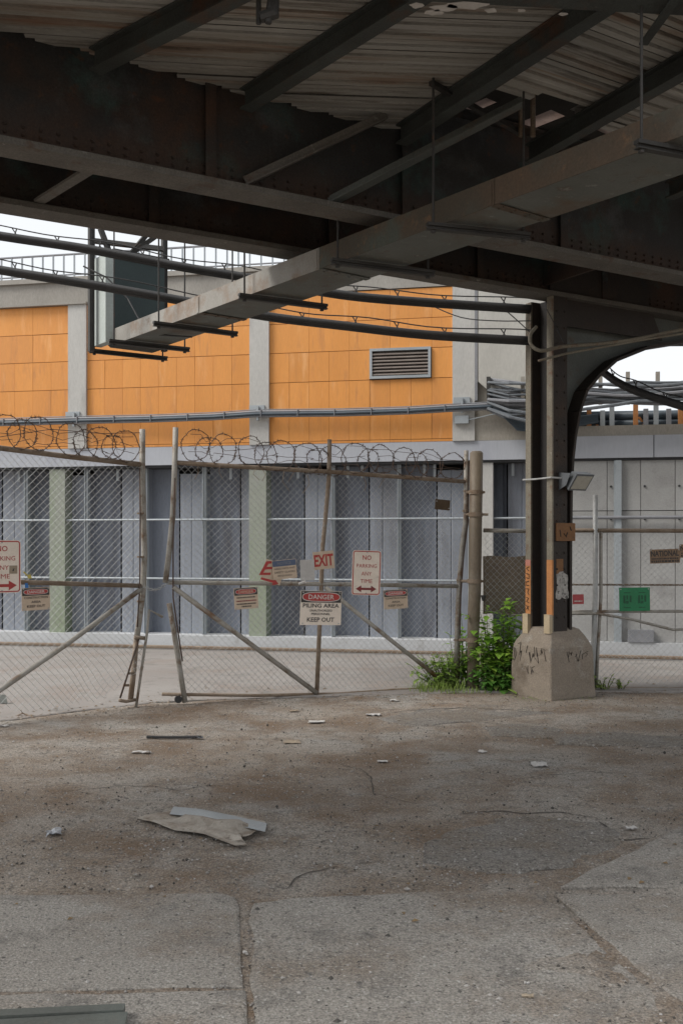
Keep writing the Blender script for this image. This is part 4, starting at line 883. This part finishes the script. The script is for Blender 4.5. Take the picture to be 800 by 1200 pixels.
# ------------------------------------------------------------------ signs
def tmesh(s, bold=0.0):
    cu = bpy.data.curves.new('t', 'FONT'); cu.body = s; cu.align_x = 'CENTER'; cu.size = 1; cu.offset = bold; cu.resolution_u = 2
    o = bpy.data.objects.new('t', cu); me = o.to_mesh(); vs = [v.co.copy() for v in me.vertices]; fs = [tuple(p.vertices) for p in me.polygons]
    o.to_mesh_clear(); bpy.data.objects.remove(o); bpy.data.curves.remove(cu); return vs, fs
class Sign:
    def __init__(s, pl, x0, y0, x1, y1, rot=0, off=.035, m='signw', name='sign', label='', cat='sign', group=None, rad=.012, curl=0):
        s.pl = pl; cx, cy = (x0+x1)/2, (y0+y1)/2; s.c = pl.at(cx, cy, off); s.k = s.c.y/F
        fs = 1/abs(pl.t.x - (cx-CX)/F*pl.t.y); s.kx = s.k*fs
        s.w, s.h = (x1-x0)*s.kx, (y1-y0)*s.k; s.ca, s.sa = math.cos(R(rot)), math.sin(R(rot)); s.curl = curl
        s.x0, s.y0, s.cx, s.cy = x0, y0, cx, cy
        s.o = s.plate(0, 0, s.w, s.h, 0, .003, m, name, None, rad); tag(s.o, label, cat, group)
    def Q(s, u, v, off): return s.c + s.pl.t*(u*s.ca - v*s.sa) + UP*(u*s.sa + v*s.ca) + s.pl.n*(off + s.curl*(u/s.w*2)**2*.5)
    def plate(s, u, v, w, h, off, th, m, name, parent, rad=0, n=4):
        pts = []
        for sx, sy, st in ((1,-1,-90),(1,1,0),(-1,1,90),(-1,-1,180)):
            for k in range(n if rad else 1):
                an = R(st + 90*k/(n-1)) if rad else 0; pts.append((u+sx*(w/2-rad)+math.cos(an)*rad*(rad > 0), v+sy*(h/2-rad)+math.sin(an)*rad*(rad > 0)))
        q = MB(); A = [s.Q(x,y,off) for x,y in pts]; Bk = [s.Q(x,y,off-th) for x,y in pts]; N_ = len(pts)
        q.add(A+Bk, [tuple(range(N_)), tuple(range(2*N_-1,N_-1,-1))] + [(i,(i+1)%N_,N_+(i+1)%N_,N_+i) for i in range(N_)]); 
        return q.build(name, M[m], parent)
    def ring(s, w, h, t, rad, m, name='border', off=.0012, u=0, v=0):
        def rr(w, h, rad):
            out = []
            for sx, sy, st in ((1,-1,-90),(1,1,0),(-1,1,90),(-1,-1,180)):
                for k in range(6): an = R(st+18*k); out.append((u+sx*(w/2-rad)+math.cos(an)*rad, v+sy*(h/2-rad)+math.sin(an)*rad))
            return out
        a = rr(w,h,rad); b = rr(w-2*t,h-2*t,max(rad-t,.001)); n = len(a); q = MB()
        q.add([s.Q(x,y,off) for x,y in a+b], [(i,(i+1)%n,n+(i+1)%n,n+i) for i in range(n)]); q.build(name, M[m], s.o)
    def text(s, t, u, v, w, h, m, bold=.0, off=.002, name='lettering'):
        vs, fs = tmesh(t, bold); xs = [p.x for p in vs]; ys = [p.y for p in vs]
        ax, ay = w/(max(xs)-min(xs)), h/(max(ys)-min(ys)); mx, my = (max(xs)+min(xs))/2, (max(ys)+min(ys))/2
        q = MB(); q.add([s.Q(u+(p.x-mx)*ax, v+(p.y-my)*ay, off) for p in vs], fs); q.build(name, M[m], s.o)
    def poly(s, pts, m, off=.002, name='arrow'):
        q = MB(); q.add([s.Q(x,y,off) for x,y in pts], [tuple(range(len(pts)))]); q.build(name, M[m], s.o)
    def holes(s, pts):
        for u, v in pts:
            q = MB(); c = s.Q(u,v,.001); q.tube([c, c+s.pl.n*.006], .006, 8); q.build('bolt', M['galv'], s.o)
    def bars(s, u, v, w, h, n, m, seed=0):             # print too small to read, as a line of short marks
        rn = random.Random(seed); q = MB(); x = u-w/2
        while x < u+w/2:
            l = rn.uniform(.5,1.6)*h; q.add([s.Q(x,v-h/2,.0018), s.Q(min(x+l,u+w/2),v-h/2,.0018), s.Q(min(x+l,u+w/2),v+h/2,.0018), s.Q(x,v+h/2,.0018)], [(0,1,2,3)]); x += l + h*.35
        q.build('fine_print', M[m], s.o)
def noparking(x0, y0, x1, y1, rot, pl, label, both):
    s = Sign(pl, x0, y0, x1, y1, rot, m='signw', name='parking_sign', label=label, group='no parking signs on the gate', rad=.03)
    w, h = s.w, s.h; s.ring(w-.012, h-.012, .010, .026, 'red')
    s.text('NO', 0, .34*h, .30*w, .105*h, 'red', .012); s.text('PARKING', 0, .155*h, .70*w, .085*h, 'red', .0); s.text('ANY', 0, -.02*h, .36*w, .085*h, 'red', .0); s.text('TIME', 0, -.185*h, .42*w, .085*h, 'red', .0)
    z = -.36*h; a = .36*w
    if both: s.poly([(-a,z),(-a+.06,z+.035),(-a+.06,z+.012),(a-.06,z+.012),(a-.06,z+.035),(a,z),(a-.06,z-.035),(a-.06,z-.012),(-a+.06,z-.012),(-a+.06,z-.035)], 'red' if False else 'darkred')
    else: s.poly([(-a,z+.013),(a-.06,z+.013),(a-.06,z+.042),(a+.01,z),(a-.06,z-.042),(a-.06,z-.013),(-a,z-.013)], 'red')
    s.holes([(0,.455*h),(0,-.455*h)]); return s
sl1 = noparking(-20, 633, 25, 695, 0, GL, 'no parking sign with a single arrow to the right, cut by the left edge', False)
sl1.plate(.30*sl1.w, -.06*sl1.h, .07, .07, .002, .001, 'card', 'sticker', sl1.o); sl1.poly([(.27*sl1.w,-.09*sl1.h),(.31*sl1.w,-.09*sl1.h),(.33*sl1.w,-.03*sl1.h),(.29*sl1.w,-.05*sl1.h)], 'black', .003, 'sticker_print')
noparking(412.5, 645, 446, 697.5, -2, GR, 'no parking sign with a double headed arrow on the right gate leaf', True)
def danger(pl, x0, y0, x1, y1, rot, lines_, label, big=False, base='signt', group=None, off=.035, faded=False):
    s = Sign(pl, x0, y0, x1, y1, rot, m=base, name='danger_sign', label=label, group=group, rad=.006, off=off); w, h = s.w, s.h
    hh = .33*h; s.plate(0, h/2-hh/2-.004, w-.010, hh, .0014, .001, 'black', 'header', s.o)
    q = MB(); n = 24; sq = lambda a: (math.copysign(abs(math.cos(a))**.55, math.cos(a)), math.copysign(abs(math.sin(a))**.8, math.sin(a)))
    for nm, m_, f, of in (('oval_rim','white',1.0,.0022),('oval','red',.93,.0030)):
        s.poly([(sq(6.283*k/n)[0]*(w-.03)/2*(f if f == 1 else f+.03), h/2-hh/2-.004+sq(6.283*k/n)[1]*(hh-.018)/2*f*(.93 if f < 1 else 1)) for k in range(n)], m_, of, nm)
    s.text('DANGER', 0, h/2-hh/2-.004, w*.62, hh*.42, 'white' if not faded else 'signt', .012, .0040)
    for (t, v, ww, lh, m_) in lines_:
        if t is None: s.bars(0, v*h, ww*w, lh*h, 1, m_, int(v*1000)+7)
        else: s.text(t, 0, v*h, ww*w, lh*h, m_, .02)
    s.holes([(-w*.44,h*.45),(w*.44,h*.45),(-w*.44,-h*.45),(w*.44,-h*.45)]); return s
CL = [('CONSTRUCTION',.06,.84,.10,'black'),('AREA',-.13,.34,.10,'black'),('KEEP OUT',-.32,.64,.11,'black')]
gC = 'danger construction area signs'
danger(GL, 26, 688.5, 59, 715, 1, CL, 'tan danger construction area sign under the left parking sign', group=gC)
danger(GR, 274.5, 688.5, 302.5, 713.5, 3, [(None,.04,.78,.06,'black'),(None,-.12,.84,.06,'darkred'),(None,-.26,.80,.06,'black'),(None,-.38,.40,.06,'black')], 'faded danger sign with small print, in front of the green pilaster', faded=True, group=gC)
danger(GR, 449.5, 691, 477.5, 713.5, 2, CL, 'danger construction area sign right of the double arrow parking sign', group=gC)
danger(GR, 352, 692.5, 400, 732.5, -2, [('PILING AREA',.07,.88,.12,'black'),('UNAUTHORIZED',-.075,.56,.065,'black'),('PERSONNEL',-.175,.46,.065,'black'),('KEEP OUT',-.34,.66,.13,'black')], 'large danger piling area sign on the middle stile of the gate', base='signw', off=.055)
s = Sign(GR, 367, 646, 391.5, 667, 5, off=.05, m='signt', name='exit_sign', label='small exit sign with hand painted red capitals above the piling area sign', rad=.004)
s.text('EXIT', 0, 0, s.w*.92, s.h*.66, 'red', .03)
s = Sign(GR, 308, 658, 332, 683, -18, off=.04, m='signt', name='broken_sign', label='broken piece of red lettered sign tilted behind the blue headed notice', rad=.004)
s.poly([(-.10,.08),(-.02,.11),(-.02,.085),(-.07,.065),(-.08,.03),(-.02,.05),(-.02,.025),(-.085,.0),(-.095,-.035),(-.02,-.01),(-.02,-.035),(-.13,-.07)], 'red', .002, 'lettering')
s.poly([(-.10,-.085),(.03,-.075),(.03,-.055),(.09,-.095),(.03,-.125),(.03,-.10),(-.10,-.105)], 'red')
s = Sign(GR, 319.5, 656, 347.5, 678.5, 5, off=.06, m='signt', name='notice_sign', label='small notice sign with blue header about hard hats and safety glasses', rad=.004)
s.plate(0, s.h*.33, s.w-.006, s.h*.30, .0014, .001, 'blue', 'header', s.o); s.text('NOTICE', 0, s.h*.33, s.w*.56, s.h*.15, 'conduit', .01, .003)
for t, v, ww in (('HARD HATS AND',.06,.86),('SAFETY GLASSES',-.13,.86),('REQUIRED',-.32,.6)): s.text(t, 0, v*s.h, ww*s.w, s.h*.10, 'black', .006)
s = Sign(GR, 351.5, 656, 368, 680, 2, off=.045, m='paper', name='paper_notice', label='blank white paper sheet left of the exit sign', cat='paper', rad=.003, curl=.02)
s.bars(0, s.h*.38, s.w*.8, .008, 1, 'conduit', 5)
q = MB(); c = s.Q(-s.w*.3,-s.h*.42,.004); q.tube([c, c-UP*.03+GR.t*.02, c-UP*.05-GR.t*.05], [.012,.02,.012], 6); q.build('torn_flap', M['paper'], s.o)
s = Sign(GR, 509.5, 585.5, 527, 597.5, -4, off=.03, m='brown', name='blank_board', label='small blank brown board wired high on the right gate leaf', cat='board', rad=.002)
s.holes([(-s.w*.42,s.h*.3),(s.w*.42,-s.h*.3)])
s = Sign(FN, 725, 688.5, 761, 716, 1, off=.04, m='signgreen', name='green_sign', label='bright green sign with two darker green emblems on the right fence', rad=.004)
for u in (-.24, .24):
    c = u*s.w
    for du, dv, w_, h_ in ((-.03,.0,.022,.085),(.0,-.03,.03,.03),(.034,.005,.02,.07),(.0,.02,.02,.045),(.0,.07,.07,.009),(.0,-.085,.07,.009)): s.plate(c+du, dv, w_, h_, .0018, .0006, 'darkgreen', 'emblem', s.o)
s.holes([(-s.w*.45,s.h*.43),(s.w*.45,s.h*.43)])
s = Sign(FN, 670.5, 696.5, 683.5, 708, 1, off=.04, m='signred', name='red_tag', label='small faded red tag on the fence just right of the column', cat='tag', rad=.003)
s.bars(0, -.02, s.w*.7, .012, 1, 'white', 9)
def national(x0, y0, x1, y1, rot, label, t, frac):
    s = Sign(FN, x0, y0, x1, y1, rot, off=.04, m='natl', name='fence_company_sign', label=label, rad=.002, group='national signs on the fence')
    s.text(t, 0, s.h*.20, s.w*.94, s.h*.42, 'black', .03); s.bars(0, -s.h*.17, s.w*.9, s.h*.10, 1, 'black', 3); s.bars(0, -s.h*.36, s.w*.92, s.h*.14, 1, 'black', 4)
    s.holes([(-s.w*.47,s.h*.42),(s.w*.47,s.h*.42)])
national(761, 643.5, 796, 660, 2, 'rust brown national sign on the fence above and right of the green sign', 'NATIONAL', 1)
national(795.6, 637.5, 830, 653, 2, 'rust brown national sign cut off by the right edge', 'NATIONAL', 1)
# tape tied to the left middle rail
q = MB(); c = GL.at(32,674,.03); q.add([c, c+GL.t*.03+UP*.01, c+GL.t*.045-UP*.03, c+GL.t*.01-UP*.03], [(0,1,2,3)]); q.tube([c-GL.t*.03+UP*.03, c], .006, 5)
tp = q.build('tape_knot', M['yellow']); tag(tp, 'yellow and blue tape knotted on the left gate middle rail', 'tape')
q = MB(); c = GL.at(31,686,.035); q.add([c-GL.t*.012+UP*.02, c+GL.t*.014+UP*.02, c+GL.t*.024-UP*.035, c-GL.t*.008-UP*.03], [(0,1,2,3)]); q.build('tail', M['bluetape'], tp)
# ------------------------------------------------------------------ weeds
def plant(name, base, spread, height, nst, nlf, lsz, mleaf, label, cat, seed, lean=(0,0), bias=None):
    rn = random.Random(seed); root = thing(name, base, label, cat); st = MB(); lf = MB()
    for i in range(nst):
        a = rn.uniform(0, 6.283); rr = rn.random()**.6
        b = Vector(base) + Vector((math.cos(a)*spread[0]*rr*.55, math.sin(a)*spread[1]*rr*.55, 0))
        h = height*(1-.55*rr*rn.random())*rn.choice((.5,.65,.75,.85,.95,1.08))
        tip = b + Vector((math.cos(a)*spread[0]*rr*1.05 + rn.uniform(-.05,.05) + lean[0]*rn.random(), math.sin(a)*spread[1]*rr*.5 + lean[1]*rn.random(), h))
        mid = b.lerp(tip,.5) + Vector((rn.uniform(-.03,.03), rn.uniform(-.03,.03), h*.10)); pts = [b, b.lerp(mid,.5)+UP*.02, mid, mid.lerp(tip,.6)+UP*.015, tip]
        st.tube(pts, [.006,.005,.004,.003,.0015], 4)
        for k in range(nlf):
            f = .12 + .88*rn.random()**.8; j = min(3, int(f*4)); c = pts[j].lerp(pts[j+1], f*4-j if f < 1 else 1)
            an = rn.uniform(0, 6.283); d = Vector((math.cos(an), math.sin(an), rn.uniform(-.25,.75))).normalized(); L = lsz*rn.choice((.4,.6,.8,1.0,1.25,1.5))*(1.15-.55*f); wd_ = L*rn.uniform(.28,.42)
            sd = d.cross(UP).normalized()*wd_; dr = UP*(-L*rn.uniform(.1,.4)); m0 = c + d*L*.15; m1 = c + d*L*.55 + dr*.25 + UP*L*.06; t_ = c + d*L*1.1 + dr
            lf.add([c, m0+sd*.4+UP*.002, m1+sd, t_, m1-sd, m0-sd*.4, m1-UP*.1*L*.3], [(0,1,2,6),(6,2,3),(0,6,4,5),(6,3,4)])
    st.build('stem', M['stem'], root); tag(lf.build('foliage', M[mleaf], root), kind='stuff'); return root
b1 = PG(582,806); b1 = Vector((b1.x, 10.62, 0))
plant('weed_bush', (b1.x+.0,10.40,0), (.23,.17), .90, 62, 22, .105, 'leaf', 'bright green leafy bush filling the gap between pole and footing', 'bush', 5)
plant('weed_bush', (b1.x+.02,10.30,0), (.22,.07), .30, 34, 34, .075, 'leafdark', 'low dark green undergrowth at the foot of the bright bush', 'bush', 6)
plant('weed_plant', (b1.x+.02,10.36,0), (.26,.15), .86, 20, 16, .10, 'leafpale', 'pale yellow green weed stems rising through the bright bush', 'weed', 15)
plant('weed_plant', (P(541,806,10.7).x,10.74,0), (.12,.14), .74, 20, 20, .095, 'leaf', 'tall slender green weed behind the gate stile left of the pole', 'weed', 7)
plant('weed_plant', (P(520,810,10.5).x,10.50,0), (.20,.12), .36, 44, 13, .075, 'leafpale', 'low spreading green weed at the lower corner of the right gate leaf', 'weed', 8, (-.12,0))
plant('weed_plant', (P(707,808,10.4).x,10.36,0), (.10,.05), .17, 8, 9, .05, 'grass', 'sparse thin weed at the fence post right of the footing', 'weed', 9)
plant('weed_plant', (P(728,809,10.4).x,10.40,0), (.10,.05), .15, 6, 7, .045, 'grass', 'tiny scraggly weed on the fence bottom rail right of the post', 'weed', 10)
gr = MB(); rn = random.Random(3)
for i in range(420):
    px = rn.gauss(522,24); y = rn.uniform(10.12,10.62); 
    if px > 640 or px < 480: continue
    b = Vector(((px-CX)*y/F, y, 0)); h = rn.uniform(.03,.13)*(1.2 if px < 545 else .8); a = rn.uniform(0,6.28); d = Vector((math.cos(a),math.sin(a),0)); w = d.cross(UP)*.004
    gr.add([b-w, b+w, b+d*h*.3+UP*h*.7+w*.7, b+d*h*.3+UP*h*.7-w*.7, b+d*h*.8+UP*h], [(0,1,2,3),(3,2,4)])
for i in range(260):
    px = rn.uniform(585,700); y = 9.75 + rn.uniform(-.1,.15) if px > 600 else 10.1; b = Vector(((px-CX)*y/F, y+rn.uniform(-.05,.2), 0)); h = rn.uniform(.008,.03); a = rn.uniform(0,6.28); d = Vector((math.cos(a),math.sin(a),0)); w = d.cross(UP)*.003
    gr.add([b-w, b+w, b+d*h+UP*h*.5], [(0,1,2)])
tag(gr.build('grass', M['grass']), kind='stuff')
# ------------------------------------------------------------------ litter
def on(px, py): p = PG(px, py); p.z = max(gh(p.x, p.y), 0) + .004; return p
top = [(160,961.5),(176,958.5),(190,956),(200,954.5),(202,950),(220,951),(240,953.5),(262,957.5),(280,961),(298,964.5),(312,967)]
bot = [(161,962.5),(181,967.5),(205,976),(222,979),(240,982.5),(265,991),(276,996),(289,994),(281,986),(293,984),(306,974)]
q = MB(); rim = MB(); n = len(top); rows_ = 12; sv = []
for i in range(n):
    a, b = PG(*top[i]), PG(*bot[i])
    for j in range(rows_+1):
        f = j/rows_; p = a.lerp(b, f); p.z = .020 + .012*math.sin(f*7+i*.7)*(1-abs(2*f-1)) + .016*noise.noise(Vector((p.x*8,p.y*14,2))) + (.022 if 2 < i < 9 and j in (5,6) else 0) + (.012 if 4 < i and j == 9 else 0); sv.append(p)
q.add(sv, [(i*(rows_+1)+j, (i+1)*(rows_+1)+j, (i+1)*(rows_+1)+j+1, i*(rows_+1)+j+1) for i in range(n-1) for j in range(rows_)])
sh = q.build('crumpled_sheet', M['sheet'], None, True); tag(sh, 'large torn sheet of pale flashing lying crumpled on the dirty asphalt', 'debris')
rp = [PG(*t) for t in ((204,951),(235,954),(270,961),(300,968),(313,971))]
pr_ = []
for k, p in enumerate(rp): pr_.append([p+Vector((0,.03,.010)), p+Vector((0,.025,.020)), p+Vector((0,-.01,.032)), p+Vector((0,-.07,.030)), p+Vector((0,-.15,.026))])
q = MB(); q.v = [x for r_ in pr_ for x in r_]; q.f = [(i*5+j,(i+1)*5+j,(i+1)*5+j+1,i*5+j+1) for i in range(4) for j in range(4)]; q.build('rolled_edge', M['sheetrim'], sh, True)
sc = thing('steel_scrap', PG(40,1190), 'dark steel channel lying on the slab at the bottom left corner', 'scrap')
q = MB(); a, b = PZ(-160,1194,.045), PZ(146,1179.5,.045); q.bar(a-UP*.02, b-UP*.02, .045, .04); q.build('channel_web', M['scrap'], sc)
q = MB(); a, b = PZ(-160,1206,.035), PZ(155,1187,.035); q.bar(a+Vector((0,-.11,0)), b+Vector((0,-.11,0)), .22, .010); q.build('channel_flange', M['scrap'], sc)
def scrap(px, py, w, l, rot, m, name, label, cat, h=.012, seed=1):
    rn = random.Random(seed); c = on(px, py); pts = []; N = 5
    for i in range(N+1):
        for j in range(4):
            u, v = (i/N-.5)*.8*w*(1+.15*rn.uniform(-1,1)), (j/3-.5)*l*(1+.2*rn.uniform(-1,1)); ca, sa = math.cos(R(rot)), math.sin(R(rot))
            pts.append(c + Vector((u*ca-v*sa, u*sa+v*ca, .004 + .65*h*rn.random())))
    q = MB(); fs = [(i*4+j,(i+1)*4+j,(i+1)*4+j+1,i*4+j+1) for i in range(N) for j in range(3)]; q.add(pts, fs); q.add([p-UP*.004 for p in pts], [f[::-1] for f in fs])
    tag(q.build(name, M[m]), label, cat)
scrap(63,978,.095,.09,20,'foil','foil_wrapper','crumpled silver foil wrapper on the bare asphalt left of the torn sheet','litter',.03,2)
scrap(165,883.5,.17,.045,2,'paper','paper_strip','thin white paper strip behind the torn sheet','litter',.02,3)
scrap(228,866,.17,.05,3,'conduit','paper_strip','greyish paper strip at the end of a dark stick','litter',.03,4)
q = MB(); q.tube([on(172,867)+UP*.01, on(200,867)+UP*.013, on(236,866)+UP*.012], .011, 6); tag(q.build('stick', M['cable']), 'dark thin stick lying on the asphalt beyond the white paper strip', 'stick')
scrap(342,870.5,.15,.12,8,'card','cardboard_scrap','flat brown cardboard scrap lying ahead of the gate middle stile','litter',.012,5)
scrap(371,847,.17,.09,-4,'paper','paper_scrap','flattened pale paper scrap just in front of the gate','litter',.012,6)
scrap(344,834,.10,.06,5,'card','paper_scrap','tiny tan scrap close to the foot of the gate','litter',.012,7)
scrap(632,898,.13,.10,-5,'paper','paper_scrap','off white paper scrap alone on the asphalt below the concrete footing','litter',.025,8)
scrap(462,823,.10,.06,-6,'paper','paper_scrap','small white paper scrap at the edge of the dark patch by the gate','litter',.02,9)
scrap(448,894,.09,.05,0,'paper','paper_scrap','little white scrap in the open middle of the lot','litter',.01,10)
scrap(437,839.5,.17,.09,3,'paper','paper_scrap','folded white scrap on the dark patch left of the pole','litter',.02,11)
scrap(564,882,.08,.06,30,'paper','paper_scrap','small grey white scrap below the dark patch beside the pole','litter',.015,12)
scrap(739,972,.07,.05,10,'paper','paper_scrap','pale scrap by the pothole near the right slab edge','litter',.012,13)
scrap(617,1155.5,.022,.012,0,'paper','cigarette_end','white cigarette end on the joint of the front slab','litter',.006,14)
scrap(618,1171,.05,.02,-8,'card','wood_chip','reddish brown wood chip on the front slab','litter',.006,15)
scrap(287,1118,.02,.014,20,'paper','paper_scrap','white fleck in the dirt joint right of the left slab','litter',.006,16)
scrap(4,852,.10,.05,30,'paper','paper_scrap','white scrap at the left edge below the gate','litter',.02,17)
q = MB(); c = on(2,827); q.tube([c-Vector((.2,0,0)), c+Vector((.10,.02,0))], .016, 6); q.add([c+Vector((-.2,0,.01)), c+Vector((.06,0,.02)), c+Vector((.02,.06,.09)), c+Vector((-.2,.06,.10))], [(0,1,2,3)])
tag(q.build('metal_plate', M['scrap']), 'bent grey metal plate under the left gate at the picture edge', 'scrap')
q = MB(); c = on(18,841); q.tube([c, c+Vector((.06,.02,.03)), c+Vector((.12,0,.01)), c+Vector((.17,-.02,.0))], .007, 5); q.tube([c+Vector((.06,.02,.03)), c+Vector((.05,0,.06))], .004, 4); tag(q.build('dead_twig', M['rustpipe']), 'short dead twig below the left gate mesh', 'twig')
